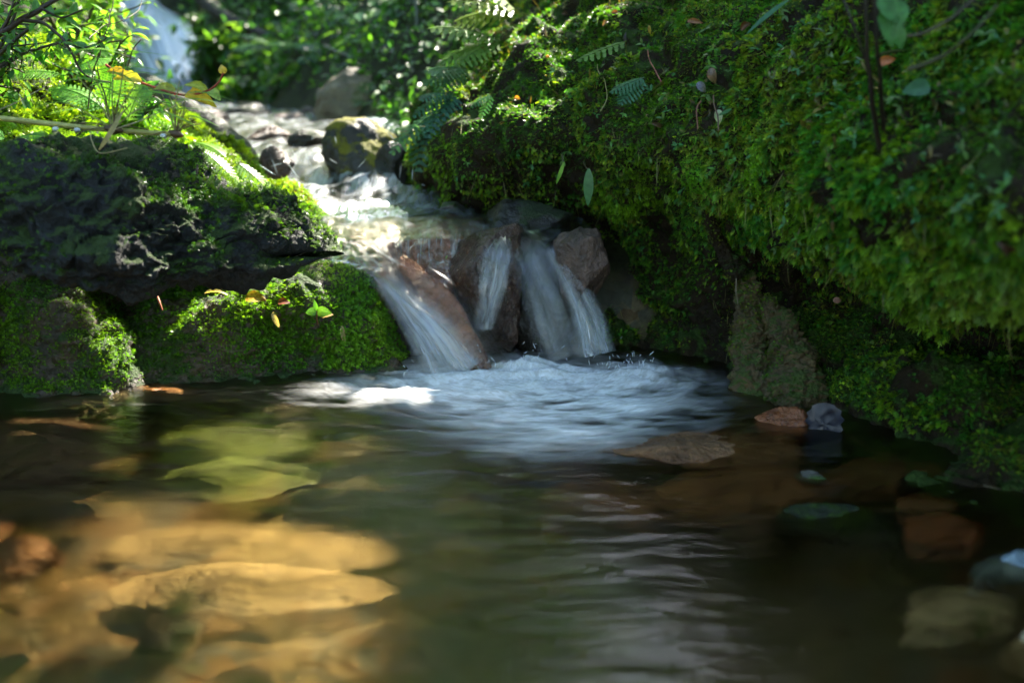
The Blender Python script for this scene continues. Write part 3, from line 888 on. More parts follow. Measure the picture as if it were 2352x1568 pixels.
LB = [
    col3([(-330, 1120, 1.2), (-330, 1000, 1.28), (-330, 860, 1.32), (-330, 700, 1.38), (-330, 600, 1.48), (-330, 530, 1.65)]),
    col3([(-150, 1030, 1.33), (-150, 930, 1.4), (-150, 800, 1.43), (-150, 670, 1.47), (-150, 580, 1.55), (-150, 510, 1.7)]),
    col3([(0, 970, 1.42), (0, 890, 1.49), (0, 780, 1.51), (0, 660, 1.55), (0, 580, 1.62), (0, 530, 1.75)]),
    col3([(150, 965, 1.43), (150, 888, 1.49), (160, 780, 1.51), (150, 660, 1.56), (140, 570, 1.65), (140, 530, 1.8)]),
    col3([(250, 965, 1.45), (255, 895, 1.48), (260, 790, 1.545), (255, 690, 1.64), (255, 610, 1.72), (260, 560, 1.88)]),
    col3([(300, 955, 1.47), (300, 885, 1.51), (305, 800, 1.58), (290, 720, 1.65), (300, 650, 1.74), (300, 600, 1.9)]),
    col3([(380, 950, 1.48), (380, 878, 1.53), (372, 800, 1.58), (360, 720, 1.62), (370, 675, 1.68), (380, 640, 1.85)]),
    col3([(550, 930, 1.5), (550, 860, 1.56), (550, 790, 1.575), (550, 715, 1.6), (550, 660, 1.66), (550, 620, 1.8)]),
    col3([(700, 920, 1.53), (700, 850, 1.59), (700, 775, 1.60), (700, 695, 1.62), (690, 625, 1.68), (690, 590, 1.8)]),
    col3([(850, 905, 1.56), (850, 842, 1.61), (850, 780, 1.63), (845, 710, 1.65), (830, 645, 1.69), (790, 600, 1.8)]),
    col3([(950, 895, 1.60), (940, 845, 1.66), (915, 790, 1.71), (895, 730, 1.74), (880, 670, 1.78), (850, 625, 1.86)]),
    col3([(1010, 895, 1.72), (990, 845, 1.78), (960, 790, 1.84), (930, 730, 1.88), (910, 670, 1.92), (870, 640, 2.0)]),
]
nA, nB = 340, 200
BP = surf(LB, nA, nB)
BN = normals(BP)
if BN[nA // 2, nB // 2, 1] > 0: BN = -BN
BP = BP + BN * (fbm(BP * 9, 4, 101) * .020 + np.abs(fbm(BP * 22, 3, 102)) * .010 + fbm(BP * 60, 3, 103) * .003)[..., None]
BN = normals(BP)
if BN[nA // 2, nB // 2, 1] > 0: BN = -BN
struct(mesh("bank", BP, gridfaces(nA, nB), M['lowbank']), "low mossy bank under the dark rock left of the falls")
U3, V3 = np.meshgrid(np.linspace(0, 11, nA), np.linspace(0, 5, nB), indexing='ij')
wB = sstep(-.7, -.25, fbm(BP * 12, 3, 105)) * np.where(BP[..., 2] > .004, 1, 0)
cre = gau(U3, V3, 5.0, 2.3, .75, 1.8) + .6 * gau(U3, V3, 5.4, .9, 1.1, .5)   # bare earthy crevice
wB = wB * (1 - .93 * np.clip(cre, 0, 1)) * sstep(11, 9.6, U3) * np.where(U3 < 1, .3, 1)
moss_cover("moss", BP, BN, 130000, [(.045, .10, .012), (.07, .12, .012), (.10, .14, .014), (.055, .11, .02)], (.005, .0105), wB, SP + WO + FE[:1], .75, -.05, .5, seed=31, label="short bright green moss on the low bank under the dark rock", flat=.2, freq=4)

# ------------------------------------------------------------------ the big dark rock
st = [(-160, 380, 440, 1.50, .05), (-40, 385, 465, 1.485, .09), (60, 368, 500, 1.47, .12), (160, 335, 565, 1.455, .15), (260, 335, 640, 1.45, .17), (360, 365, 665, 1.45, .17),
      (460, 415, 655, 1.46, .155), (560, 468, 632, 1.475, .12), (640, 515, 612, 1.495, .09), (700, 562, 600, 1.52, .045), (716, 578, 592, 1.53, .01)]
nS, nR = 400, 280
cs = np.array([np.concatenate([W(s[0], (s[1] + s[2]) / 2, s[3]), [(s[2] - s[1]) / 2 / FPX * s[3], s[4]]]) for s in st])
ts = crom(cs, np.linspace(0, len(st) - 1, nS))
an = np.linspace(0, 2 * np.pi, nR, endpoint=False)
ca, sa = np.cos(an), np.sin(an)
# blocky cross section, flat sloping face towards the camera
pw = .72
ox = np.sign(ca) * np.abs(ca) ** pw; oz = np.sign(sa) * np.abs(sa) ** pw
V = np.zeros((nR, nS, 3))
V[..., 0] = ts[None, :, 0]
V[..., 1] = ts[None, :, 1] + ox[:, None] * ts[None, :, 4] + .30 * oz[:, None] * ts[None, :, 3]
V[..., 2] = ts[None, :, 2] + oz[:, None] * ts[None, :, 3]
V[..., 0] += .05 * ox[:, None] * 1
Nr = normals(V); cen = ts[None, :, :3]
if ((V - cen) * Nr).sum(-1).mean() < 0: Nr = -Nr
sc_ = np.minimum(1, ts[:, 3] / .05)[None]
dsp = fbm(V * 6, 4, 111) * .028 + (np.abs(fbm(V * 11 * [1, 1, 1.6], 3, 113)) - .25) * .020 + fbm(V * [50, 50, 70], 4, 115) * .008 - np.maximum(0, .07 - np.abs(fbm(V * [7, 7, 16], 3, 117))) * .14
V = V + Nr * (dsp * sc_)[..., None]
org = W(350, 500, 1.45)
rk = mesh("mossy_rock", V - org, gridfaces(nR, nS, True), M['basalt']); rk.location = org
tag(rk, "big dark craggy rock jutting over the low mossy bank", "rock")
Nr = normals(V)
if ((V - cen) * Nr).sum(-1).mean() < 0: Nr = -Nr
wK = sstep(.05, .45, fbm(V * 7, 4, 121)) * sstep(-.45, .2, Nr[..., 2]) * .40 + sstep(.45, .8, Nr[..., 2]) * .9 * sstep(-.3, .2, fbm(V * 9, 3, 125)) + .8 * sstep(-.62, -.78, V[..., 0])
mk = moss_cover("moss", V - org, Nr, 60000, [(.03, .06, .012), (.05, .085, .015), (.07, .10, .02), (.025, .055, .02)], (.006, .015), np.clip(wK, 0, 1), FE[:2] + SP, .7, .0, .5, seed=41, parent=rk)

# ================================================================== ROCKS OF THE CASCADE
prock("rock", 1035, 1200, 528, 775, 1.74, M['brown'], depth=.07, seed=3, nf=11, rough=.05, label="square brown rock in the middle of the falls, water trickling down its front")
prock("rock", 1180, 1330, 560, 850, 1.765, M['black'], depth=.07, seed=8, label="black wet rock under the right hand fall")
prock("rock", 1278, 1398, 548, 690, 1.70, M['pink'], depth=.05, seed=12, nf=14, tilt=.1, label="pinkish rock bulging between the right hand fall and the bank")
prock("rock", 1108, 1275, 455, 560, 1.90, M['black'], depth=.10, seed=14, nf=9, tilt=-.1, label="black angular rock standing on the edge of the upper pool")
c0, c1 = W(960, 640, 1.70), W(1128, 866, 1.600)
d_ = c1 - c0
rock("rock_slab", (c0 + c1) / 2, (np.linalg.norm(d_) * .56, .034, .026), M['redrock'], seed=21, tilt=math.atan2(-d_[2], math.hypot(d_[0], d_[1])), rot=math.atan2(d_[1], d_[0]), nf=12, rough=.05,
     label="long red brown slab slanting down under the main jet", cat="rock")
def coated(name, label, grid, mat, water, wlabel, nu, nv, seed, amp, off, white):
    """a rock face with a film of water running down it"""
    P = surf(grid, nu, nv); N_ = normals(P)
    if N_[nu // 2, nv // 2, 1] > 0: N_ = -N_
    P = P + N_ * (fbm(P * 11, 4, seed) * amp + np.abs(fbm(P * 26, 3, seed + 2)) * amp * .7 + fbm(P * 70, 3, seed + 4) * amp * .2)[..., None]
    o_ = P[nu // 2, nv // 2].copy()
    ob = mesh(name, P - o_, gridfaces(nu, nv), mat); ob.location = o_; tag(ob, label, "rock")
    N_ = normals(P)
    if N_[nu // 2, nv // 2, 1] > 0: N_ = -N_
    uu = np.linspace(0, 1, nu)[:, None]; vv = np.linspace(0, 1, nv)[None]
    al_ = np.cumsum(np.concatenate([[0], np.linalg.norm(np.diff(P[nu // 2], axis=0), axis=1)]))
    q = np.stack([P[..., 0] * 60, al_[None] * 7 + uu * 0, uu * 0 + vv * 0], -1)
    tk = off * (1 + 1.1 * fbm(q, 3, seed + 9))
    Wp = P + N_ * tk[..., None]
    fl = np.stack([P[..., 0] * 3.5, al_[None] * 4 + uu * 0, uu * 0 + vv * 0], -1)
    wv = np.clip(np.interp(vv, [0, .3, .6, 1], white) + 0 * uu + .25 * fbm(q * .4, 2, seed + 11), 0, 1)
    struct(mesh("waterfall", Wp, gridfaces(nu, nv), water, attrs={'foam': wv.ravel(), 'flow': fl.reshape(-1, 3)}), wlabel)


coated("ledge_rock", "orange and green ledge rock under a glittering water film", [
    col3([(690, 497, 1.98), (700, 540, 1.83), (722, 580, 1.75), (750, 625, 1.71), (765, 680, 1.70), (775, 780, 1.70)]),
    col3([(740, 478, 2.02), (765, 512, 1.87), (792, 555, 1.76), (818, 605, 1.70), (832, 655, 1.685), (840, 760, 1.70)]),
    col3([(800, 470, 2.04), (835, 500, 1.88), (860, 548, 1.77), (876, 600, 1.71), (888, 645, 1.695), (898, 740, 1.74)]),
    col3([(850, 468, 2.05), (882, 495, 1.90), (900, 540, 1.81), (908, 590, 1.78), (915, 650, 1.78), (925, 740, 1.80)]),
    col3([(890, 470, 2.05), (925, 500, 1.92), (945, 540, 1.86), (955, 600, 1.84), (960, 660, 1.84), (970, 740, 1.86)])],
    M['ledge'], M['glint'], "glittering film of water over the orange ledge", 120, 130, 141, .010, .0022, [.25, .3, .35, .2])
coated("rock", "red brown rock wall behind the water film left of the middle rock", [
    col3([(870, 500, 1.93), (885, 540, 1.86), (890, 590, 1.83), (900, 680, 1.81), (915, 780, 1.80), (920, 900, 1.80)]),
    col3([(930, 505, 1.92), (935, 540, 1.83), (940, 580, 1.79), (950, 670, 1.775), (965, 780, 1.76), (970, 900, 1.76)]),
    col3([(990, 508, 1.92), (1000, 538, 1.81), (1005, 575, 1.775), (1010, 670, 1.755), (1020, 780, 1.74), (1025, 900, 1.74)]),
    col3([(1050, 510, 1.92), (1060, 540, 1.82), (1065, 580, 1.79), (1070, 680, 1.775), (1075, 780, 1.76), (1080, 900, 1.76)]),
    col3([(1110, 510, 1.94), (1120, 545, 1.87), (1125, 600, 1.85), (1130, 690, 1.84), (1135, 780, 1.83), (1140, 900, 1.83)])],
    M['redrock'], M['fall'], "thin film of water down the red brown back wall", 120, 130, 151, .012, .0025, [.35, .95, .5, .25])
prock("rock", 850, 1010, 640, 880, 1.80, M['black'], depth=.08, seed=26, label="dark rock in the shade behind the lower left jet")
prock("rock", 1010, 1075, 470, 500, 2.05, M['grey'], depth=.04, seed=27, label="low wet stone breaking the far edge of the upper pool")

# root like earth pillar on the right
pil = empty("root_pillar", W(1790, 900, 1.46))
tag(pil, "pale ochre root column running down the bank into the pool", "root")


def lumpy(name, pts, rads, mat, parent, seed, amp=.012, freq=26, ns=120, n=220):
    P = path([p for p in pts], n); rd = np.interp(np.linspace(0, 1, n), np.linspace(0, 1, len(rads)), rads)
    V, F = tube(P, rd, ns)
    Vc = np.repeat(P[None], ns, 0).reshape(-1, 3)
    N_ = unit(V - Vc)
    V = V + N_ * (fbm(V * freq, 4, seed) * amp + np.abs(fbm(V * freq * 3.0, 4, seed + 5)) * amp * .8)[:, None]
    ro = mesh(name, V - np.array(parent.location), F, mat, parent)
    Pg = (V - np.array(parent.location)).reshape(ns, n, 3); Ng = N_.reshape(ns, n, 3)
    wg = sstep(-.1, .25, fbm(V.reshape(ns, n, 3) * 16, 3, seed + 8)) * sstep(.9, .4, -Ng[..., 1] * .6)
    moss_cover("moss", Pg, Ng, 60000, [(.03, .06, .01), (.06, .09, .012), (.09, .08, .02)], (.004, .009), wg, SP + WO, .7, .1, .5, seed=seed, parent=ro)
    return ro


lumpy("root", [(1690, 590, 1.60), (1715, 650, 1.575), (1722, 730, 1.56), (1715, 800, 1.54), (1735, 880, 1.50), (1750, 990, 1.48)], [.008, .016, .018, .020, .028, .040], M['ochre'], pil, 131)
lumpy("root", [(1745, 690, 1.56), (1795, 740, 1.52), (1820, 830, 1.48), (1825, 900, 1.45), (1835, 1000, 1.41)], [.008, .015, .028, .042, .042], M['ochre'], pil, 135)
lumpy("root", [(1620, 480, 1.56), (1655, 560, 1.585), (1700, 640, 1.57)], [.006, .012, .016], M['soil'], pil, 139, .006)

# submerged and half submerged stones: (X0,X1,Yc, z centre, height, mat, seed, label)
for (X0, X1, Yc, zc, hz, mt, sd_, lb) in [
    (1375, 1760, 1040, -.017, .025, 'rust', 31, "large flat orange brown stone just breaking the water right of the foam"),
    (1735, 1870, 985, -.012, .022, 'redrock', 32, "small rust red stone at the water edge beside the dark leaf"),
    (1545, 1925, 1150, -.030, .024, 'rust', 33, "flat brown stone under water in front of the orange stone"),
    (1900, 2260, 1110, -.030, .020, 'rust', 49, "broad rusty stone under shallow water close to the right bank"),
    (1250, 1580, 1190, -.050, .022, 'rust', 50, "brown flat stone under water left of the weedy stone"),
    (2050, 2200, 1175, -.022, .014, 'orange', 51, "small orange stone under water right of the weedy stone"),
    (1600, 1780, 1235, -.050, .016, 'brown', 52, "dark brown stone at the edge of the deep hole"),
    (1760, 2010, 1200, -.016, .024, 'weedy', 34, "small dark weedy stone poking out of the near water"),
    (2250, 2420, 1325, -.020, .032, 'blue', 35, "pale blue grey stone at the right edge of the photo"),
    (-60, 165, 1345, -.060, .030, 'orange', 36, "sunlit orange stone under water at the left edge"),
    (-120, 360, 1075, -.060, .035, 'pink', 37, "broad pinkish brown stone under water on the left"),
    (300, 480, 905, -.014, .018, 'orange', 38, "sunlit orange stone at the foot of the left bank"),
    (330, 830, 1360, -.108, .020, 'bedtan', 39, "wide sunlit tan slab on the bed in the near left"),
    (330, 740, 1095, -.105, .014, 'weed', 40, "flat green stone under water in front of the left bank"),
    (2060, 2280, 1240, -.030, .024, 'redrock', 41, "reddish stone under water near the right bank"),
    (2080, 2330, 1440, -.050, .030, 'tan', 42, "long tan stone under water below the blue grey stone"),
    (1830, 1900, 1098, -.003, .006, 'grey', 43, "little pale flat stone lying at the surface by the right bank"),
    (1120, 1420, 1110, -.070, .030, 'brown', 44, "brown stone under water in front of the foam"),
    (560, 900, 1010, -.080, .030, 'grey', 45, "grey green stone under water left of the foam"),
    (1040, 1300, 1430, -.10, .035, 'brown', 46, "dim brown stone on the bed at the bottom of the photo"),
    (2290, 2460, 1540, -.03, .04, 'tan', 47, "blurred tan stone in the bottom right corner"),
    (700, 1000, 1180, -.09, .03, 'grey', 48, "rounded grey stone on the bed in mid pool"),
]:
    cc = WZ((X0 + X1) / 2, Yc, zc); e = WZ(X1, Yc, zc)
    rx = abs(e[0] - cc[0]) * 1.03
    rock("submerged_stone", cc, (rx, min(rx * .62, .15), hz), M[mt], seed=sd_, nf=16, sharp=9., rough=.09, rot=rng.uniform(-.15, .15), label=lb, cat="stone", group="stones in the pool")
r5 = np.random.default_rng(55)
for k in range(80):
    X, Y = r5.uniform(-150, 2300), r5.uniform(960, 1640)
    cc = WZ(X, Y, -.10); gz = ground_z(np.array(cc[0]), np.array(cc[1])); cc[2] = gz + .008
    if cc[1] > 1.5 or cc[1] < .45: continue
    s_ = r5.uniform(.010, .032)
    rock("pebble", cc, (s_ * r5.uniform(.9, 1.4), s_, s_ * .6), M[['tan', 'brown', 'grey', 'orange', 'pink', 'black'][k % 6]], seed=200 + k, rot=r5.uniform(0, 3), n=14, label="rounded pebble lying on the bed of the pool", cat="pebble", group="pebbles on the pool bed")

# upstream stones
for (X0, X1, Y0, Y1, y, mt, sd_, nm, lb) in [
    (728, 915, 180, 312, 3.9, 'bould', 61, "boulder", "large beige boulder with a mossy right side at the head of the cascade"),
    (855, 940, 232, 300, 3.6, 'ochre', 62, "mossy_rock", "moss capped rock leaning against the beige boulder"),
    (815, 925, 272, 350, 3.2, 'blue', 63, "rock", "blue black wet rock below the beige boulder"),
    (772, 925, 296, 455, 2.55, 'mossblk', 64, "mossy_rock", "brown rock with a mossy yellow crest right of the white water"),
    (850, 950, 350, 480, 2.5, 'black', 65, "rock", "black rock between the cascade and the right bank"),
    (460, 525, 240, 298, 3.8, 'brown', 66, "rock", "rounded brown stone on the left edge of the upper stream"),
    (515, 605, 244, 278, 4.2, 'black', 67, "rock", "low black stone in the upper stream"),
    (635, 715, 248, 290, 4.0, 'redrock', 68, "rock", "red brown flat stone in the upper stream"),
    (690, 735, 236, 272, 4.3, 'pink', 69, "rock", "pink grey stone behind the red brown one"),
    (585, 665, 286, 335, 3.0, 'brown', 70, "rock", "brown stone under the first step of white water"),
    (660, 760, 300, 335, 2.85, 'black', 71, "rock", "smooth grey stone under the sheet of the upper stream"),
    (590, 670, 345, 425, 2.45, 'brown', 72, "rock", "dark brown stone at the left of the white cascade"),
    (770, 850, 318, 370, 2.9, 'pink', 73, "rock", "pale wet stone at the right of the white cascade"),
    (720, 800, 245, 262, 4.6, 'black', 74, "rock", "dark pebble like stone left of the beige boulder"),
    (400, 470, 235, 262, 5.0, 'brown', 75, "rock", "stone at the foot of the distant waterfall"),
    (540, 640, 228, 246, 5.2, 'grey', 76, "rock", "grey stone at the far end of the stream"),
]:
    ex, ey = ((X1 - X0) * .09, (Y1 - Y0) * .10) if y < 4 and X0 > 700 else (0, 0)
    if y > 3.5 and mt in ('brown', 'redrock', 'pink', 'grey'): Y0, Y1, mt = Y0 + 8, Y1 + 8, 'brown'
    prock(nm, X0 - ex, X1 + ex, Y0 - ey, Y1 + ey, y, M[mt], seed=sd_, rough=.08, n=28, label=lb, cat="boulder" if nm == "boulder" else "rock", rot=.2, sharp=9., nf=18)


# ================================================================== LEAVES, FERNS, SHRUBS
def leaf_cloud(pos, dirs, up, size, cols, templ):
    acc = Acc(); kk = rng.integers(0, len(templ), len(pos))
    for q, T in enumerate(templ):
        m_ = kk == q
        if not m_.any(): continue
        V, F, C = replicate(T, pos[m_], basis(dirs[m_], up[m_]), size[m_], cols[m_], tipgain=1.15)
        acc.add(V, F, C)
    return acc


LEAVES = [strip_leaf(1, .48, 3, .25, .25), strip_leaf(1, .36, 3, .4, .2), strip_leaf(1, .6, 3, .15, .3)]
LONG = [strip_leaf(1, .2, 4, .5, .2), strip_leaf(1, .26, 4, .3, .25)]


def shrub(name, base, top, rad, n, size, cols, label, group=None, templ=LEAVES, nst=7, seed=0, cat='shrub', hollow=.25, stem=(.05, .035, .02), droop=.35):
    """stems rising from base with leaves set along twigs; rad=(rx,ry,rz) of the leafy part centred on top"""
    r = np.random.default_rng(seed); base = np.asarray(base); top = np.asarray(top); rad = np.asarray(rad)
    root = empty(name, base); tag(root, label, cat, group)
    sa = Acc(); pts = []
    for k in range(nst):
        tip = top + unit(r.normal(size=3)) * rad * r.uniform(.3, .95)
        mid = base * .45 + tip * .55 + r.normal(0, .12, 3) * rad
        P = crom(np.array([base + r.normal(0, .04, 3) * rad, mid, tip]), np.linspace(0, 2, 10))
        V, F = tube(P, np.linspace(.010, .003, 10) * (rad.mean() / .35) ** .5, 5); sa.add(V, F, stem)
        for j in range(5):
            q = P[r.integers(4, 10)]; e = q + unit(r.normal(size=3) + [0, 0, .2]) * rad * r.uniform(.25, .55)
            Q = crom(np.array([q, (q + e) / 2 + r.normal(0, .05, 3) * rad, e]), np.linspace(0, 2, 6))
            V, F = tube(Q, np.linspace(.004, .0015, 6) * (rad.mean() / .35) ** .5, 4); sa.add(V, F, stem); pts.append(Q)
    pts = np.concatenate(pts)
    c = pts[r.integers(0, len(pts), n)] + r.normal(0, .09, (n, 3)) * rad
    d = unit(r.normal(0, 1, (n, 3)) * [1, 1, .5] + (c - top) / rad * .6 - [0, 0, droop])
    cols = np.array(cols); cc = cols[r.integers(0, len(cols), n)] * r.uniform(.65, 1.35, (n, 1))
    a = leaf_cloud(c, d, unit(r.normal(0, .45, (n, 3)) + [0, 0, 1]), r.uniform(*size, n), cc, templ)
    a.build("leaves", M['far'], root, smooth=False, origin=base)
    sa.build("stems", M['stem'], root, origin=base)
    return root


def fern_frond(acc, P0, d, L, up=(0, 0, 1), col=(.05, .12, .02), npin=16, wd=.42, droop=.6, r=None, lobes=5, twist=0.):
    """pinnate fern frond: rachis + pinnae, each a serrated lobed blade"""
    r = r or random
    d = unit(np.asarray(d, float)); Bm = basis(d[None], np.asarray(up, float)[None] + 1e-3)[0]
    x, y, z = Bm[:, 0], Bm[:, 1], Bm[:, 2]
    def pt(t): return P0 + L * (y * t * (1 - .15 * droop * t) - np.array([0, 0, 1.]) * droop * .5 * t * t + x * twist * t * t)
    ts_ = np.linspace(0, 1, 12); V, F = tube(np.array([pt(t) for t in ts_]), np.linspace(.008, .002, 12) * L, 5)
    acc.add(V, F, np.array(col) * .8 + [.02, .0, 0])
    for k in range(npin):
        t = .10 + .88 * k / npin
        tg = unit(pt(t + .02) - pt(t - .02)); sd_ = unit(np.cross(tg, z)); nrm = np.cross(sd_, tg)
        pl = L * wd * .5 * math.sin(math.pi * min(1, .22 + .80 * k / npin)) ** .7 * (1 if k < npin - 2 else .8)
        for s in (-1, 1):
            dd = unit(sd_ * s * .9 + tg * .38 - nrm * .12 + np.array([0, 0, -.12]))
            q = unit(np.cross(nrm, dd)) * s
            W_ = L * .88 / npin * .46
            b = pt(t); VV_ = []; FF_ = []; nn_ = 0
            for j in range(lobes):      # serrated lobes along the pinna
                u0, u1 = j / lobes, (j + 1) / lobes; ww = W_ * (1 - .75 * u0 ** 1.5)
                c0_ = b + dd * pl * u0; c1_ = b + dd * pl * u1
                VV_ += [c0_, c0_ + (q * ww + dd * pl * .07), c1_ + q * ww * .5, c1_]
                FF_.append((nn_, nn_ + 3, nn_ + 2, nn_ + 1)); nn_ += 4
                VV_ += [c0_, c0_ + (-q * ww + dd * pl * .07), c1_ - q * ww * .5, c1_]
                FF_.append((nn_, nn_ + 1, nn_ + 2, nn_ + 3)); nn_ += 4
            acc.add(np.array(VV_), FF_, np.array(col) * r.uniform(.8, 1.25))


def fern(name, base, dirs, label, L=.3, col=(.05, .12, .02), group=None, npin=16, wd=.42, droop=.6, lobes=4, mat='leaf'):
    root = empty(name, base); tag(root, label, 'fern', group)
    for d in dirs:
        a = Acc(); ll = L * random.uniform(.8, 1.15)
        fern_frond(a, np.array(base, float), np.array(d[:3], float), ll, col=col, npin=npin, wd=wd, droop=droop, lobes=lobes, up=(0.05, -.35, 1), twist=random.uniform(-.1, .1))
        a.build("frond", M[mat], root, smooth=False, origin=base)
    return root


# ------------------------------------------------------------------ background undergrowth on the slopes (uncountable mass)
def slope_leaves(name, n, xr, yr, size, cols, hgt, label, seed, cond=None):
    r = np.random.default_rng(seed)
    x = r.uniform(*xr, n * 2); y = r.uniform(*yr, n * 2)
    xc = np.interp(y, XC_Y, XC_X); hw = np.interp(y, HW_Y, HW_X)
    k = np.abs(x - xc) > hw + .05
    if cond is not None: k &= cond(x, y)
    k &= fbm(np.stack([x, y, x * 0], -1) * 2.2, 3, seed) > -.25
    x, y = x[k][:n], y[k][:n]
    z = ground_z(x, y) + np.abs(r.normal(0, hgt, len(x)))
    pos = np.stack([x, y, z], -1)
    d = unit(r.normal(0, 1, (len(x), 3)) * [1, 1, .5] + [-.1, -.7, -.15])
    cc = palette(pos, cols, 1.5, seed, .25, r)
    a = leaf_cloud(pos, d, unit(r.normal(0, .4, (len(x), 3)) + [0, -.2, 1]), r.uniform(*size, len(x)), cc, LEAVES)
    o = a.build(name, M['far'], smooth=False); o["kind"] = "stuff"; o["label"] = label
    return o


G1 = [(.05, .16, .02), (.09, .24, .03), (.04, .13, .04), (.13, .28, .04), (.06, .19, .05)]
slope_leaves("undergrowth", 15000, (-3.4, 1.2), (4.0, 8.5), (.03, .075), G1, .09, "leafy green undergrowth on the slope behind the stream", 301, lambda x, y: x > np.interp(y, XC_Y, XC_X) - .1)
slope_leaves("undergrowth", 5000, (-1.1, 1.6), (2.9, 4.6), (.025, .05), G1, .05, "leafy green undergrowth between the boulder and the right bank", 304, lambda x, y: x > np.interp(y, XC_Y, XC_X) + .18)
slope_leaves("undergrowth", 6000, (-6, -.9), (2.2, 9), (.03, .07), G1, .08, "leafy green undergrowth on the slope left of the stream", 302, lambda x, y: x < np.interp(y, XC_Y, XC_X))
slope_leaves("undergrowth", 9000, (-9, 7), (8.5, 15), (.08, .18), G1, .5, "dense bright undergrowth above the distant waterfall", 303)

# cliff beside the distant waterfall
for (X0, X1, Y0, Y1, y, mt, sd_, lb) in [
    (150, 330, 10, 260, 7.2, 'grey', 81, "grey cliff rock left of the distant waterfall"),
    (470, 580, 110, 250, 7.0, 'grey', 82, "mossy grey cliff rock right of the distant waterfall"),
    (420, 470, 40, 110, 7.5, 'pink', 83, "pale rock at the top right of the distant waterfall"),
    (520, 640, 120, 240, 6.8, 'brown', 84, "brown rock half hidden by leaves right of the distant waterfall"),
    (300, 440, 30, 260, 7.7, 'black', 85, "dark wet rock behind the distant waterfall")]:
    prock("cliff_rock", X0, X1, Y0, Y1, y, M[mt], depth=.35, seed=sd_, rough=.1, label=lb)

shr = [  # X Y y  rx rz n size palette
    (500, 60, 6.0, .35, .30, 420, 0), (600, 130, 5.6, .30, .22, 380, 1), (690, 60, 6.2, .40, .35, 460, 0), (690, 190, 5.0, .22, .13, 320, 1),
    (800, 80, 5.6, .35, .30, 420, 2), (820, 165, 5.0, .22, .15, 260, 1), (905, 60, 5.0, .32, .30, 420, 2), (960, 160, 4.6, .25, .25, 360, 2),
    (1000, 40, 4.4, .28, .28, 400, 0), (1060, 120, 3.9, .16, .20, 260, 1), (560, 205, 5.4, .20, .09, 200, 1), (480, 150, 6.2, .22, .16, 240, 0),
    (150, 40, 6.4, .40, .30, 420, 3), (440, -40, 8.6, .5, .3, 460, 3), (560, -20, 8.2, .6, .35, 460, 3), (110, 20, 5.4, .45, .35, 420, 3), (880, -30, 7.4, .8, .5, 520, 0)]
PAL = [[(.05, .14, .02), (.09, .22, .03)], [(.07, .17, .02), (.13, .26, .03), (.04, .13, .04)], [(.03, .10, .03), (.04, .14, .03), (.08, .18, .03)], [(.10, .20, .02), (.14, .25, .03), (.08, .16, .02)]]
where = ["on the left of the back slope", "in the middle of the back slope", "at the top of the back slope", "low on the bank above the brown stones", "behind the beige boulder", "just above the beige boulder", "high behind the leaning stick",
         "right of the pale thin trunk", "at the top beside the right bank", "beside the ferns of the right bank", "at the foot of the back slope", "right beside the distant waterfall",
         "left of the distant waterfall", "above the distant waterfall", "to the right above the distant waterfall", "behind the grasses at the top left", "far back at the top of the picture"]
for k, (X, Y, y, rx, rz, n, pi) in enumerate(shr):
    t_ = W(X, Y, y); b_ = np.array([t_[0] + .05, t_[1] + .1, max(ground_z(t_[0], t_[1] + .1), t_[2] - rz * 1.6)])
    shrub("shrub", b_, t_, (rx, rx * .8, rz), n, (.035, .085) if y > 4.2 else (.03, .06), PAL[pi], ["blurred bright green shrub ", "blurred mid green shrub ", "blurred dark green shrub ", "blurred sunlit yellow green shrub "][[0, 1, 2, 3][pi]] + where[k], "shrubs on the slopes behind the stream", seed=400 + k, nst=8)

# background ferns
for k, (X, Y, y, col, lb, ds) in enumerate([
    (640, 110, 5.2, (.07, .19, .05), "pale blurred fern arching over the slope left of the centre", [(-1, -.5, .3), (.9, -.4, .35), (.2, -.9, .3), (-.5, -.8, .5)]),
    (800, 120, 4.9, (.03, .14, .05), "dark green fern spreading above the beige boulder", [(-1, -.4, .1), (-.7, -.6, .35), (.8, -.5, .2), (1, -.2, .3)]),
    (900, 30, 4.6, (.04, .14, .03), "blurred fern at the top above the leaning stick", [(-1, -.4, .1), (.4, -.8, .2), (.9, -.3, .1)])]):
    fern("fern", W(X, Y, y), ds, lb, L=.30, col=col, npin=14, wd=.5, mat='far')
# ferns on the left end of the right bank
for (X, Y, y, L, col, lb, ds) in [
    (1190, 30, 2.25, .19, (.16, .24, .03), "sunlit yellow green fern at the top left corner of the right bank", [(-1, -.2, .12), (-.9, -.5, .35), (-.6, -.3, .6), (-1, .1, .0)]),
    (1150, 95, 2.2, .17, (.12, .22, .05), "bright fern with glowing tips under the sunlit one", [(-1, -.3, -.1), (-.8, -.6, -.2), (-.7, -.2, .3)]),
    (1075, 160, 2.15, .11, (.05, .14, .06), "bluish green fern hanging from the bank edge", [(-1, -.4, -.1), (-.7, -.7, -.3), (-.9, 0, .2), (-.5, -.6, .1)]),
    (1045, 215, 2.1, .11, (.04, .13, .08), "blue green fern drooping over the black rock", [(-.6, -.6, -.6), (-1, -.3, -.25), (-.3, -.7, -.8), (-.8, -.5, .1)]),
    (1000, 260, 2.2, .12, (.05, .14, .07), "small fern frond hanging lowest on the bank edge", [(-.4, -.5, -.9), (-.9, -.4, -.5)])]:
    fern("fern", W(X, Y, y), ds, lb, L=L, col=col, npin=9, wd=.62, droop=.5, lobes=3)


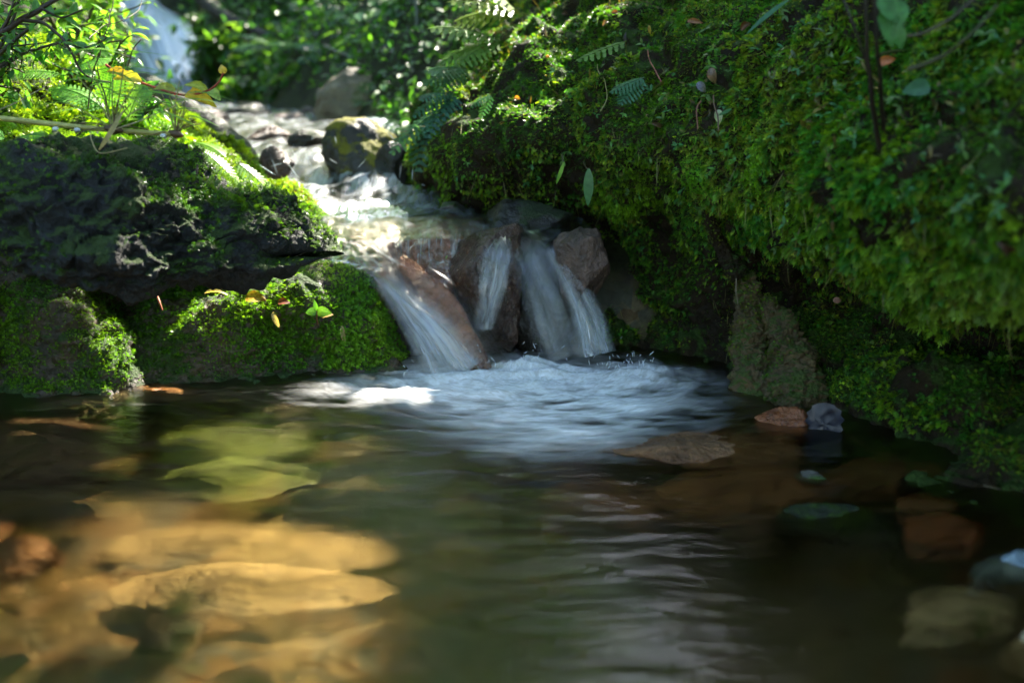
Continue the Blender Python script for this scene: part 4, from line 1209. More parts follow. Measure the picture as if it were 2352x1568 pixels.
# ------------------------------------------------------------------ trees and sticks of the background
def stick(name, pts, rads, label, cat, col=(.06, .045, .03), mat=None, wig=.004, seed=0, n=40, ns=10, group=None, knob=.12):
    P = path(pts, n, wig, seed); rd = np.interp(np.linspace(0, 1, n), np.linspace(0, 1, len(rads)), rads)
    rd = rd * (1 + knob * fbm(P * 60, 2, seed))
    V, F = tube(P, rd, ns); org_ = P[0]
    o = mesh(name, V - org_, F, mat or M['stem'], None, True, col=np.tile(col, (len(V), 1))); o.location = org_
    return tag(o, label, cat, group)


def tree(name, X0, Y0, y, X1, Y1, y1, rad, label, seed):
    b_, t_ = W(X0, Y0, y), W(X1, Y1, y1)
    root = empty(name, b_); tag(root, label, 'tree')
    r = np.random.default_rng(seed); dirn = unit(t_ - b_); top = b_ + dirn * 4.2
    P = crom(np.array([b_ - dirn * .3, b_, t_, top * .5 + t_ * .5 + r.normal(0, .1, 3), top]), np.linspace(0, 4, 40)); P = P + .03 * np.stack([pn(P * 2, 1), pn(P * 2, 2), P[:, 0] * 0], -1)
    V, F = tube(P, np.linspace(rad * 1.25, rad * .35, 40) * (1 + .15 * fbm(P * 9, 2, seed)), 14)
    mesh("trunk", V - b_, F, M['bark'], root)
    la = Acc(); cen = []
    for k in range(14):
        q = P[r.integers(20, 40)]; e = q + unit(r.normal(size=3) * [1, 1, .5] + [0, 0, .3]) * r.uniform(.6, 1.5)
        Q = crom(np.array([q, (q + e) / 2 + [0, 0, .12], e]), np.linspace(0, 2, 8)); V, F = tube(Q, np.linspace(rad * .3, .006, 8), 6); la.add(V, F, (.05, .04, .03)); cen.append(Q[3:])
    la.build("branch", M['bark'], root, origin=b_)
    cen = np.concatenate(cen); n = 1500
    c = cen[r.integers(0, len(cen), n)] + r.normal(0, .22, (n, 3))
    d = unit(r.normal(size=(n, 3)) - [0, 0, .4]); cc = np.array([(.05, .12, .015)]) * r.uniform(.6, 1.6, (n, 1))
    leaf_cloud(c, d, unit(r.normal(0, .5, (n, 3)) + [0, 0, 1]), r.uniform(.08, .15, n), cc, LEAVES).build("crown", M['far'], root, smooth=False, origin=b_)
    return root


M['bark'] = rockmat("bark", (.025, .018, .012), (.07, .05, .035), 14., .3, .7, .9)
tree("tree", 720, 190, 6.4, 630, 20, 6.5, .07, "dark slanting tree trunk behind the undergrowth, left of centre", 501)
tree("tree", 520, 90, 8.0, 470, -40, 8.2, .06, "thin dark tree trunk right of the distant waterfall", 502)
tree("tree", 985, 190, 7.2, 1010, 0, 7.2, .09, "dark tree trunk at the back behind the pale thin stem", 503)
stick("fallen_branch", [(455, -20, 6.2), (500, 30, 6.0), (590, 75, 5.9), (700, 115, 5.8), (760, 150, 5.7)], [.05, .04, .032, .025, .012], "dark arching branch across the back slope right of the distant waterfall", "branch", mat=M['bark'])
stick("leaning_stick", [(812, 200, 4.1), (850, 150, 4.1), (890, 110, 4.1), (985, 45, 4.2), (1050, -10, 4.3)], [.018, .015, .012, .010, .006], "pale stick leaning up to the right behind the beige boulder", "stick", (.22, .18, .16))
stick("thin_stem", [(928, 275, 3.9), (935, 200, 3.9), (958, 110, 3.9), (957, 30, 3.9), (952, -40, 3.9)], [.011, .009, .009, .007, .006], "pale grey upright thin stem right of the beige boulder", "stem", (.2, .22, .22))
stick("thin_stem", [(885, 210, 3.95), (895, 170, 3.95), (893, 130, 4.0), (880, 105, 4.0)], [.006, .005, .004, .002], "short thin twig standing between the boulder and the pale stem", "twig", (.2, .18, .14))
stick("vine", [(745, 105, 4.4), (800, 128, 4.3), (850, 130, 4.3), (890, 118, 4.3)], [.004, .004, .004, .003], "thin pale vine sagging across the dark undergrowth", "vine", (.25, .25, .22))
stick("log", [(330, 190, 2.9), (400, 235, 2.75), (470, 285, 2.6), (540, 335, 2.5), (585, 380, 2.4)], [.03, .035, .035, .03, .018], "dark wet log lying along the top edge of the left moss slope", "log", mat=M['black'])
stick("root", [(-60, 425, 1.40), (0, 445, 1.41), (60, 470, 1.43), (110, 500, 1.46), (160, 560, 1.5)], [.020, .018, .014, .012, .006], "dark smooth root at the left edge under the seedling", "root", mat=M['black'])

# ------------------------------------------------------------------ unseen forest canopy, its leaves and holes placed to shape sun and skylight
def T_(X, Y, y, r): return (W(X, Y, y), r)


TG = [T_(430, 330, 1.95, .13), T_(330, 290, 1.95, .10), T_(540, 400, 1.95, .10), T_(640, 470, 1.86, .07), T_(700, 500, 1.80, .06), T_(800, 520, 1.75, .07), T_(860, 470, 1.95, .07),
      T_(850, 580, 1.70, .04), T_(80, 130, 2.0, .10), T_(200, 200, 2.0, .10), T_(40, 230, 1.7, .05), T_(230, 40, 2.6, .15),
      T_(600, 300, 3.2, .22), T_(700, 400, 2.45, .10), T_(780, 450, 2.2, .12), T_(700, 340, 2.8, .16), T_(800, 280, 3.4, .12),
      T_(640, 635, 1.67, .045), T_(690, 655, 1.65, .045), T_(735, 640, 1.66, .035), T_(560, 660, 1.65, .03), T_(500, 690, 1.63, .025), T_(430, 680, 1.64, .03), T_(380, 700, 1.62, .02), T_(330, 700, 1.66, .018),
      T_(208, 745, 1.52, .011), T_(205, 780, 1.52, .014), T_(210, 815, 1.51, .012), T_(230, 850, 1.50, .010), T_(610, 820, 1.58, .024), T_(575, 845, 1.56, .02), T_(650, 840, 1.58, .015),
      T_(440, 880, 1.52, .03), T_(385, 885, 1.52, .02), T_(340, 905, 1.50, .02), 
      (WZ(440, 1250, -.1), .045), (WZ(560, 1340, -.1), .075), (WZ(680, 1400, -.1), .065), (WZ(520, 1180, -.1), .04), (WZ(70, 1330, -.07), .06), (WZ(-60, 1330, -.07), .06), (WZ(720, 1520, -.1), .05),
      (WZ(500, 1060, -.08), .05), (WZ(560, 1120, -.08), .05), (WZ(150, 1070, -.06), .05), (WZ(60, 1050, -.06), .04), (WZ(350, 960, -.03), .03),
      T_(1120, 60, 2.25, .09), T_(1050, 70, 2.3, .06), T_(1100, 190, 2.2, .05), T_(1060, 300, 2.1, .03), T_(1200, 90, 2.3, .05), T_(1180, 200, 2.05, .03), T_(1330, 120, 2.0, .03), 
      T_(1250, 130, 2.1, .05), T_(1310, 210, 1.9, .035), T_(1100, 250, 2.0, .08), T_(1050, 330, 2.1, .06), T_(1165, 170, 2.1, .08), 
      (WZ(820, 1220, -.1), .025), (WZ(740, 1080, -.08), .025),
      T_(380, 120, 6.6, .5), T_(340, 40, 7.2, .6), T_(480, 40, 7.5, .6), T_(600, -10, 8., .5), T_(300, -10, 8., .8), T_(560, 120, 5.8, .16), T_(680, 60, 6., .15), T_(900, 60, 5, .10), T_(1000, 20, 4.4, .15), T_(700, 190, 5, .12), T_(830, 210, 3.8, .10),
      T_(840, 350, 2.7, .05), T_(960, 60, 4.0, .08)]
TGp = np.array([t[0] for t in TG]); TGr = np.array([t[1] for t in TG])  # spots meant to be sunlit, each with its leaf hole radius


def canopy(name, n, xr, yr, zr, size, label, seed, keep_noise=-.45, fq=1.6, open_=0.):
    r = np.random.default_rng(seed)
    c = np.stack([r.uniform(*xr, n), r.uniform(*yr, n), r.uniform(*zr, n)], -1)
    sz = r.uniform(*size, n)
    c0_ = c - S * (c[:, 2:3] / S[2])                     # where the leaf's shade falls at water level
    k = np.ones(n, bool)
    for p_, r_ in zip(TGp, TGr):
        v = c + 0 - p_; t = v @ S; dist = np.linalg.norm(v - t[:, None] * S, axis=1)
        k &= dist > r_ + sz * .30  # leaves cut away along the sun rays to the chosen spots
    k &= fbm(c * fq, 3, seed) > keep_noise + np.where((c0_[:, 1] > 2.9) | (c0_[:, 0] < -.85) & (c0_[:, 1] > 1.7), open_, 0.) + np.where((c0_[:, 1] > 3.6) & (c0_[:, 0] < .6), .4, 0) * (open_ > 0)
    # drop most leaves that would shade the background
    c1_ = c - S * ((c[:, 2:3] - .8) / S[2])
    bk = (c1_[:, 1] > 3.2) & (c1_[:, 1] < 10) & (c1_[:, 0] > -4.5) & (c1_[:, 0] < 1.2)
    k &= ~(bk & (r.random(n) > .06))
    up_ = (np.abs(c[:, 0] + 1.0) < 1.7) & (np.abs(c[:, 1] + .1) < 1.4)       # overhead gap cut to let skylight onto the right bank
    k &= ~up_
    el = (c[:, 2] - .44) / np.maximum(c[:, 1], .1)
    k &= ~((el < .16) & (c[:, 1] > 0))  # never hang into the view
    c = c[k]; sz = sz[k]; n = len(c)
    d = unit(r.normal(size=(n, 3)) * [1, 1, .35] - [0, 0, .15]); cc = np.array([(.05, .12, .015)]) * r.uniform(.6, 1.6, (n, 1))
    a = leaf_cloud(c, d, unit(r.normal(0, .35, (n, 3)) + S), sz, cc, [strip_leaf(1, .6, 2, .15, .15)])
    o = a.build(name, M['far'], smooth=False); o["kind"] = "stuff"; o["label"] = label
    return o


canopy("unseen_canopy", 24000, (-3, 4.2), (1.0, 10), (2.0, 3.0), (.11, .20), "unseen leaf canopy over the stream, holed for the sun patches", 601, -.9, 1.6, .95)  # out of view; dapples the sun, holes aimed at the wanted patches
canopy("unseen_canopy", 2200, (.7, 2.4), (1.9, 3.6), (1.85, 2.2), (.11, .18), "unseen leaf patch added to shade the near right part of the pool", 605, -2.)  # added out of view to stop sun glints on the near water
canopy("unseen_canopy", 16000, (-7, 7), (-7, -.8), (.9, 4.2), (.16, .3), "unseen leaf mass added behind the camera to block low skylight", 606, -.45, .7)  # added out of view to darken the hollows from behind
canopy("unseen_canopy", 14000, (-8, -1.5), (-2, 12), (1.3, 4.2), (.15, .3), "leaf canopy of the forest left of the stream", 602, -.15, .7)
canopy("unseen_canopy", 9000, (1.8, 9), (-3, 12), (1.8, 4.5), (.15, .3), "leaf canopy of the forest right of the stream", 603, -.2, .7)
canopy("unseen_canopy", 20000, (-16, 16), (16, 24), (2.5, 14), (.4, .9), "unseen leaf mass added far behind the waterfall to block sky reflections", 607, -.5, .25)  # added out of view to keep bright sky out of the water's reflection
canopy("unseen_canopy", 9000, (-9, 9), (10, 22), (3.2, 8), (.2, .45), "leaf canopy of the forest beyond the waterfall", 604, -.25, .4)


# ================================================================== SMALL PLANTS, TWIGS AND FALLEN LEAVES
def blade(acc, P0, d, L, wd, droop, col, up=(0, -.3, 1), seg=9, fold=.2, twist=0., grad=None):
    """one long leaf or grass blade, two strips with a mid rib; slightly thick through its fold"""
    T = strip_leaf(1, wd / L, seg, droop, fold)
    V = T[0].copy(); V[:, 0] += twist * V[:, 1] ** 2
    Bm = basis(np.array([d], float), np.array([up], float))[0]
    V = V * L @ Bm.T + np.asarray(P0)
    C = np.tile(col, (len(V), 1)).astype(float)
    if grad is not None:
        t = T[0][:, 1:2].clip(0, 1); C = C * (1 - t) + np.array(grad) * t
    acc.add(V, T[1], C)


def round_leaf(acc, c, d, up, L, wd, col, spots=0., serr=.0, curl=.1, seed=0):
    """a broad leaf with rounded outline, toothed edge, mid rib and slight cup"""
    r = np.random.default_rng(seed); n = 28; m_ = 5
    a = np.linspace(0, 2 * np.pi, n, endpoint=False)
    rad = np.linspace(0, 1, m_ + 1)[1:]
    ys = .5 + .5 * np.cos(a); xs = np.sin(a) * .5 * (1 - .28 * np.cos(a)) ; ys = ys + .10 * np.maximum(0, np.cos(a)) ** 12
    tooth = 1 + serr * np.where(np.arange(n) % 2 == 0, 1, -1)
    V = [[0, .5, -.02]]
    for q in rad:
        tq = tooth if q == 1 else 1
        x = xs * q * wd / L * tq; y = .5 + (ys - .5) * q
        V += list(np.stack([x, y, curl * (x * L / wd * 2) ** 2 * .5 - curl * (y - .5) ** 2 * 2 + .012 * np.sin(y * 40 + np.abs(x) * 30)], -1))
    V = np.array(V, float)
    F = [(0, 1 + i, 1 + (i + 1) % n, 1 + (i + 1) % n) for i in range(n)]
    for k in range(m_ - 1):
        for i in range(n):
            p, q = 1 + k * n, 1 + (k + 1) * n; F.append((p + i, q + i, q + (i + 1) % n, p + (i + 1) % n))
    C = np.tile(col, (len(V), 1)) * (1 + .12 * r.normal(size=(len(V), 1)))
    if spots: C = np.where(r.random((len(V), 1)) < spots, C * [.5, .3, .3], C)
    Bm = basis(np.array([d], float), np.array([up], float))[0]
    F = [f for f in F]
    tri = [f[:3] for f in F if f[2] == f[3]]; quad = [f for f in F if f[2] != f[3]]
    acc.add((V - [0, .0, 0]) * L @ Bm.T + np.asarray(c), quad + [(t[0], t[1], t[2], t[2]) for t in []], C)
    # centre fan as quads
    base = acc.n - len(V); ff = []
    for i in range(0, n, 2): ff.append((base + 0, base + 1 + i, base + 1 + (i + 1) % n, base + 1 + (i + 2) % n))
    acc.F.append(np.array(ff))


def fallen(X, Y, y, L, wd, col, label, d=(1, 0, 0), up=(0, -.6, .8), spots=.1, mat='dead', seed=0, serr=.0, lift=.006, curl=.2, name="fallen_leaf", cat="leaf"):
    a = Acc(); c = W(X, Y, y) - np.array([0, lift, 0]) + np.array([0, 0, lift * .3]); round_leaf(a, [0, 0, 0], d, up, L, wd, col, spots, serr, curl, seed)
    a.V[0] = a.V[0] - np.asarray(unit(d)) * L / 2
    o = a.build(name, M[mat]); o.location = c
    return tag(o, label, cat)


YEL, ORA, BRN, STRAW, LGR = (.62, .42, .04), (.6, .25, .03), (.22, .07, .03), (.45, .36, .16), (.14, .32, .03)
fallen(588, 684, 1.585, .031, .024, YEL, "round yellow fallen leaf with brown specks on the low left bank", (1, .0, -.1), spots=.25, seed=1)
fallen(497, 671, 1.60, .034, .012, (.62, .5, .16), "narrow shining yellow leaf at the upper edge of the low bank", (1, .1, -.05), (0, -.2, 1), seed=2)
fallen(653, 694, 1.59, .018, .014, BRN, "small round brown leaf right of the round yellow one", seed=3)
fallen(636, 735, 1.575, .026, .009, STRAW, "slender straw coloured leaf pointing down on the low bank", (.35, 0, -1), (0, -1, .2), seed=4)
fallen(680, 545, 1.66, .028, .011, ORA, "orange leaf lying on the tip of the dark rock", (1, 0, -.45), seed=5)
fallen(790, 770, 1.61, .030, .008, STRAW, "thin curled straw leaf hanging near the right end of the low bank", (.1, 0, -1), (0, -1, .1), seed=6)
fallen(752, 724, 1.60, .018, .012, (.55, .35, .12), "pale torn leaf beside the green seedling on the low bank", (1, 0, .2), seed=7)
fallen(648, 588, 1.70, .014, .009, (.45, .12, .08), "tiny reddish leaf in the moss above the low bank", seed=8)
# on the right bank
def onbank(X, Y):
    d = ray(X, Y); v = RP.reshape(-1, 3) - CAM; t = v @ d / (d @ d); dist = np.linalg.norm(v - t[:, None] * d, axis=1)
    k = np.where((dist < .012) & (t > 0))[0]
    return RP.reshape(-1, 3)[k[np.argmin(t[k])]] if len(k) else W(X, Y, 1.5)


def bankleaf(X, Y, L, wd, col, label, d=(1, 0, 0), up=(-.4, -.9, .3), off=.018, **kw):
    a = Acc(); round_leaf(a, [0, 0, 0], d, up, L, wd, col, kw.pop('spots', .08), kw.pop('serr', 0.), kw.pop('curl', .25), kw.pop('seed', 1))
    a.V[0] = a.V[0] - unit(np.array(d, float)) * L / 2
    p = onbank(X, Y); o = a.build(kw.pop('name', "fallen_leaf"), M[kw.pop('mat', 'dead')]); o.location = p + unit(CAM - p) * off
    return tag(o, label, kw.pop('cat', "leaf"))


bankleaf(2048, 128, .020, .012, (.55, .16, .04), "orange and white dead leaf caught in the dark twigs at the upper right", (1, 0, .3))
bankleaf(2045, 100, .05, .001, (.2, .2, .2), "fine grey stalk above the orange dead leaf in the twigs", (1, 0, .2))
bankleaf(1625, 160, .022, .014, (.25, .16, .11), "crumpled brown leaf in the upper middle of the mossy bank", (.3, 0, -1), curl=.6)
bankleaf(1610, 185, .018, .012, (.2, .2, .26), "small bluish wet leaf just under the crumpled brown one", (.6, 0, -.7), curl=.5)
bankleaf(1632, 268, .020, .012, (.55, .6, .35), "pale cream leaf fragment on the mossy bank", (.1, 0, -1))
bankleaf(1185, 212, .011, .008, ORA, "tiny orange leaf on the left shoulder of the mossy bank", (1, 0, -.3))
bankleaf(1590, 35, .024, .009, (.35, .16, .08), "reddish leaf lying near the top of the mossy bank", (1, 0, -.1))
bankleaf(1490, 55, .016, .006, (.4, .28, .04), "yellow brown leaf bit near the top of the mossy bank", (.2, 0, -1))
bankleaf(1265, 120, .008, .007, (.5, .2, .03), "orange shred beside the ferns on top of the mossy bank")
bankleaf(1940, 690, .013, .010, (.55, .3, .25), "pinkish leaf bit on the dark moss under the shelf", off=.01)
bankleaf(2090, 190, .028, .02, (.05, .16, .07), "rounded blue green leaf right of the dark twigs", (-1, 0, -.25), mat='leaf', spots=0, curl=.1, off=.03)
for k, (X, Y) in enumerate([(1300, 20), (1385, 40), (1440, 75), (1700, 60), (2300, 600), (1500, 300), (1250, 60), (1410, 15)]):
    bankleaf(X, Y, rng.uniform(.012, .022), rng.uniform(.006, .011), [(.08, .04, .025), (.12, .075, .04), (.07, .06, .07), (.12, .05, .02)][k % 4], ["dark brown", "tan", "grey", "rusty"][k % 4] + " dead leaf in the moss " + ["near the sunlit ferns", "at the top left of the bank", "beside the thin fern frond", "high in the middle of the bank", "on the right part of the shelf", "in the centre of the bank", "just under the sunlit ferns", "at the very top of the bank"][k], rng.normal(size=3) * [1, .3, 1] + [1, 0, 0], seed=40 + k, curl=.5)


def hang_leaf(name, label, X, Y, y, L, wd, col, d, up=(0, -1, .1), mat='leaf', droop=.15, stalk=None):
    root = empty(name, W(X, Y, y)); tag(root, label, 'leaf')
    a = Acc(); blade(a, [0, 0, 0], d, L, wd, droop, col, up, 12, .15); a.build("leaf_blade", M[mat], root)
    if stalk:
        q = W3(stalk) - W(X, Y, y); V, F = tube(crom(np.array([q, q * .5 + [0, 0, -.004], [0, 0, 0]]), np.linspace(0, 2, 8)), .0009, 5)
        b_ = Acc(); b_.add(V, F, (.07, .05, .03)); b_.build("stalk", M['stem'], root)
    return root


hang_leaf("hanging_leaf", "pale green pointed leaf hanging over the falls with a water drop at its tip", 1352, 388, 1.66, .062, .020, (.10, .24, .10), (.0, -.1, -1), stalk=(1340, 372, 1.72))
hang_leaf("hanging_leaf", "narrow bright green leaf hanging left of the pale pointed one", 1296, 372, 1.68, .040, .008, (.16, .34, .04), (-.35, -.1, -1), stalk=(1290, 355, 1.74))
hang_leaf("hanging_leaf", "dark narrow leaf hanging in the shade right of the pale pointed one", 1405, 395, 1.72, .050, .012, (.02, .06, .02), (.35, .2, -1))
hang_leaf("long_leaf", "long bluish green blade slanting down at the top of the right bank", 1812, 0, 1.40, .075, .010, (.06, .18, .09), (-1, -.3, -.62), (0, -.6, 1))
hang_leaf("leaf_sprig", "small pale leaf on a thin stalk in the middle of the mossy bank", 1680, 250, 1.43, .022, .006, (.06, .18, .08), (-1, -.3, -.5))
# fern fronds lying on the bank
a_ = onbank(1470, 60)
fern("fern", W(1440, 95, 1.72), [(-1, -.35, -.30)], "pale yellow green fern frond lying along the top of the mossy bank", L=.10, col=(.13, .24, .05), npin=8, wd=.45, lobes=2, droop=.2)
fern("fern", W(1480, 178, 1.56), [(-1, -.3, -.30), (-.9, -.5, -.7)], "small blue green fern with fine pinnae on the middle of the bank", L=.055, col=(.05, .16, .08), npin=9, wd=.7, lobes=2, droop=.3)
fern("fern", W(1130, 220, 1.95), [(-.6, -.5, -.8), (-1, -.3, -.2)], "small green fern sprouting from the bank edge over the falls", L=.06, col=(.05, .16, .05), npin=7, wd=.6, lobes=2)

# dark twigs with big green leaves, upper right
tw = empty("twig_cluster", W(2010, 340, 1.15)); tag(tw, "dark upright twigs with pale green oval leaves at the upper right", 'twig')
for pts, rd in [([(2020, 340, 1.14), (2005, 240, 1.11), (1992, 130, 1.09), (1985, -30, 1.08)], [.0035, .002]), ([(2030, 300, 1.13), (2022, 190, 1.1), (2012, 90, 1.08), (2008, -40, 1.08)], [.003, .0014]),
                ([(2015, 300, 1.13), (1995, 170, 1.1), (1960, 60, 1.09), (1925, -20, 1.1)], [.002, .0012])]:
    P = path(pts, 24, .002, 3); V, F = tube(P, np.linspace(rd[0], rd[1], 24), 7)
    mesh("twig", V - np.array(tw.location), F, M['stem'], tw, col=np.tile((.03, .02, .014), (len(V), 1)))
for (X, Y, L, wd, d) in [(2025, -10, .030, .020, (.6, -.2, -1)), (2035, 20, .036, .022, (.25, -.1, -1)), (2068, 0, .034, .022, (-.25, -.1, -1)), (2060, 60, .022, .014, (.3, 0, -1))]:
    a = Acc(); round_leaf(a, W(X, Y, 1.06) - np.array(tw.location), d, (0, -1, .2), L, wd, (.09, .26, .08), 0, .0, .1, 5); a.build("leaf", M['leaf'], tw)
stick("twig", [(2050, 80, 1.07), (2110, 78, 1.06), (2180, 45, 1.05), (2240, -10, 1.05)], [.0015, .0012], "thin twig curving right from the pale oval leaves at the upper right", "twig", (.08, .06, .04), wig=.002)
mt_ = stick("mossy_twig", [(2080, 160, 1.02), (2170, 130, .99), (2230, 80, .97), (2290, 10, .96)], [.0022, .0012], "pale mossy twig sticking out at the top right", "twig", (.07, .07, .035), wig=.004)
stick("root", [(1945, 1000, 1.30), (2000, 1035, 1.24), (2080, 1062, 1.19), (2200, 1100, 1.12), (2380, 1150, 1.06)], [.0022, .0016, .0014], "thin root trailing along the waterline at the right", "root", (.10, .07, .03), wig=.002)
stick("rootlet", [(1690, 640, 1.50), (1692, 680, 1.50), (1695, 712, 1.50)], [.0009, .0006], "hair thin rootlet dangling beside the ochre root", "root", (.2, .17, .12), wig=.003)
stick("stalk", [(1602, 295, 1.47), (1605, 250, 1.48), (1612, 232, 1.49)], [.0011, .0009], "short red brown stalk in the middle of the mossy bank", "stalk", (.25, .10, .06))
stick("stalk", [(1520, 190, 1.58), (1500, 150, 1.60), (1488, 118, 1.62)], [.0010, .0008], "thin reddish stalk holding the blue green fern", "stalk", (.3, .1, .07))
stick("stalk", [(1652, 300, 1.46), (1643, 260, 1.47), (1640, 215, 1.48)], [.0012, .0009], "thin dark stalk beside the cream leaf fragment", "stalk", (.16, .09, .06))
stick("grass_stalk", [(1380, 260, 1.7), (1392, 210, 1.72), (1372, 150, 1.78)], [.0010, .0006], "bent dry stalk on the left half of the mossy bank", "stalk", (.3, .25, .1))
# dark blue wet leaf at the waterline
wl_ = empty("wet_leaf", W(1890, 925, 1.30)); tag(wl_, "dark bluish wet leaf standing at the waterline by the ochre root", 'leaf')
a = Acc(); round_leaf(a, [0, 0, 0], (.12, -.1, -1), (-.35, -1, .15), .062, .046, (.02, .022, .035), .1, .10, .05, 9)
a.V[0][:, 1] += .0015 * np.sin(a.V[0][:, 2] * 700 + np.abs(a.V[0][:, 0]) * 400)
m, nt, out = NT("wet_dark_leaf"); at = nd(nt, "Attribute", {'attribute_name': 'col'}).outputs[0]
pp = nd(nt, "BsdfPrincipled", Base_Color=at, Roughness=.32); pp.inputs["Specular IOR Level"].default_value = .3; nt.links.new(pp.outputs[0], out.inputs[0]); M['wet'] = m
a.build("leaf_blade", m, wl_)


# seedlings
def seedling(X, Y, y, label, leaves, stem_to, seed=0):
    b_ = W3(stem_to); root = empty("seedling", b_); tag(root, label, 'seedling'); c = W(X, Y, y)
    V, F = tube(crom(np.array([b_, (b_ + c) / 2 + [0, -.004, 0], c]), np.linspace(0, 2, 8)), .0011, 6); s_ = Acc(); s_.add(V, F, (.12, .05, .03)); s_.build("stem", M['stem'], root, origin=b_)
    for (d, L, wd, up, col) in leaves:
        a = Acc(); round_leaf(a, c - b_, d, up, L, wd, col, 0, .045, .15, seed); a.build("leaf", M['leaf'], root)
    return root


seedling(95 / 1.68, 400, 1.36, "bright green seedling with five leaves at the left edge above the dark root", [((-.15, -.3, -1), .036, .022, (0, -1, .2), LGR), ((1, -.2, .12), .034, .012, (0, -.5, 1), LGR), ((-1, -.1, .15), .022, .012, (0, -.5, 1), LGR), ((.9, -.5, -.12), .024, .010, (0, -.6, 1), LGR), ((-.3, .2, .5), .02, .01, (0, -.8, .6), LGR)], (10, 440, 1.42))
seedling(728, 714, 1.585, "green seedling with three toothed leaves on the low bank", [((1, -.1, -.12), .022, .017, (0, -1, .3), (.09, .22, .02)), ((-1, -.1, -.15), .017, .014, (0, -1, .3), (.06, .17, .02)), ((-.2, 0, 1), .017, .008, (0, -1, .1), (.07, .2, .02))], (730, 745, 1.60))

# the long cane with grassy shoots
CB = [(-260, 245, 1.34), (-120, 258, 1.35), (0, 272, 1.36), (140, 288, 1.37), (270, 300, 1.38), (400, 309, 1.39)]
cane = empty("cane", W3(CB[2])); tag(cane, "long pale green cane reaching across the upper left with two grassy shoots", 'cane')
P = path(CB, 60, .0005); rad = .0040 * np.ones(60) * np.linspace(1.05, .8, 60)
V, F = tube(P, rad, 12); mesh("stalk", V - np.array(cane.location), F, M['stem'], cane, col=np.tile((.40, .38, .12), (len(V), 1)))
for (X, Y, y, sz) in [(262, 298, 1.375, 1.), (405, 309, 1.39, .8)]:
    c = W(X, Y, y) - np.array(cane.location)
    a = Acc()
    V_, F_ = tube(np.array([c + [-.012 * sz, 0, .003], c, c + [.012 * sz, 0, -.002]]), [.003, .008 * sz, .002], 8); a.add(V_, F_, (.10, .06, .03))
    for k in range(10):
        d = unit([rng.normal(0, .7), rng.normal(0, .4), rng.uniform(-.2, 1)]); Q = crom(np.array([c, c + d * .02 * sz + [0, 0, .004], c + d * .045 * sz]), np.linspace(0, 2, 6)); V_, F_ = tube(Q, .0007, 4); a.add(V_, F_, (.14, .09, .05))
    a.build("node", M['stem'], cane)
    b2 = Acc(); gr = Acc()
    spec = [((-.55, 0, .9), .10), ((-.35, .1, 1), .12), ((.05, .1, 1), .10), ((.25, 0, 1), .13), ((.5, .1, .9), .09), ((-.8, .1, .45), .09), ((.8, 0, .5), .07)] if sz == 1. else [((-.1, 0, 1), .07), ((.15, 0, 1), .09), ((-.3, 0, 1), .08), ((.3, .1, 1), .06)]
    for d, L in spec:
        d = unit(d); e = c + d * L * .8; V_, F_ = tube(crom(np.array([c, (c + e) / 2 + rng.normal(0, .003, 3), e]), np.linspace(0, 2, 8)), np.linspace(.0013, .0007, 8), 5); b2.add(V_, F_, (.30, .30, .10))
        for j in range(3 if sz == 1. else 2):
            q = c + d * L * (.35 + .2 * j); s = -1 if (j + int(L * 100)) % 2 else 1
            blade(gr, q, unit([s * .8 + d[0] * .5, rng.normal(0, .3), .55]), rng.uniform(.05, .10) * sz, .006, .7, (.16, .34, .05), seg=7)
    b2.build("shoot_stems", M['stem'], cane); gr.build("grass_blades", M['leaf'], cane)
a = Acc(); blade(a, W(228, 345, 1.34) - np.array(cane.location), (.5, 0, .62), .062, .008, .5, STRAW, (.6, -.8, .2), 8); a.build("dry_leaf", M['dead'], cane)
stick("dry_grass_stem", [(208, 303, 1.35), (212, 325, 1.34), (232, 352, 1.33), (293, 340, 1.33)], [.0008, .0006], "kinked straw coloured grass stem hanging below the cane", "grass stem", (.4, .33, .15), wig=0, n=60)
stick("dry_grass_stem", [(262, 298, 1.36), (330, 275, 1.37), (420, 235, 1.38)], [.0010, .0006], "long dry stem running up to the right from the cane", "grass stem", (.38, .33, .18), wig=.001)
stick("dry_grass_stem", [(-20, 262, 1.36), (60, 225, 1.38), (105, 200, 1.4)], [.0008, .0006], "thin dry stem at the left edge above the cane", "grass stem", (.36, .30, .18), wig=.001)
stick("fine_root", [(250, 305, 1.37), (225, 350, 1.37), (190, 400, 1.38), (165, 430, 1.4)], [.0012, .0006], "dark fine root hanging from the cane onto the dark rock", "root", (.04, .025, .015), wig=.004)
# water drops under the cane
for k, (X, Y) in enumerate([(128, 296), (178, 298), (560, 312)][:2] + [(375, 312)]):
    D_, F_ = sphere_dirs(8); c = W(X, Y, 1.365)
    o = mesh("water_drop", D_ * np.array([.0042, .003, .0026]), F_, M['drop']); o.location = c
    tag(o, ["water drop hanging under the cane, leftmost of three", "water drop hanging under the middle of the cane", "water drop hanging near the end of the cane"][k], "water drop", "water drops under the cane")

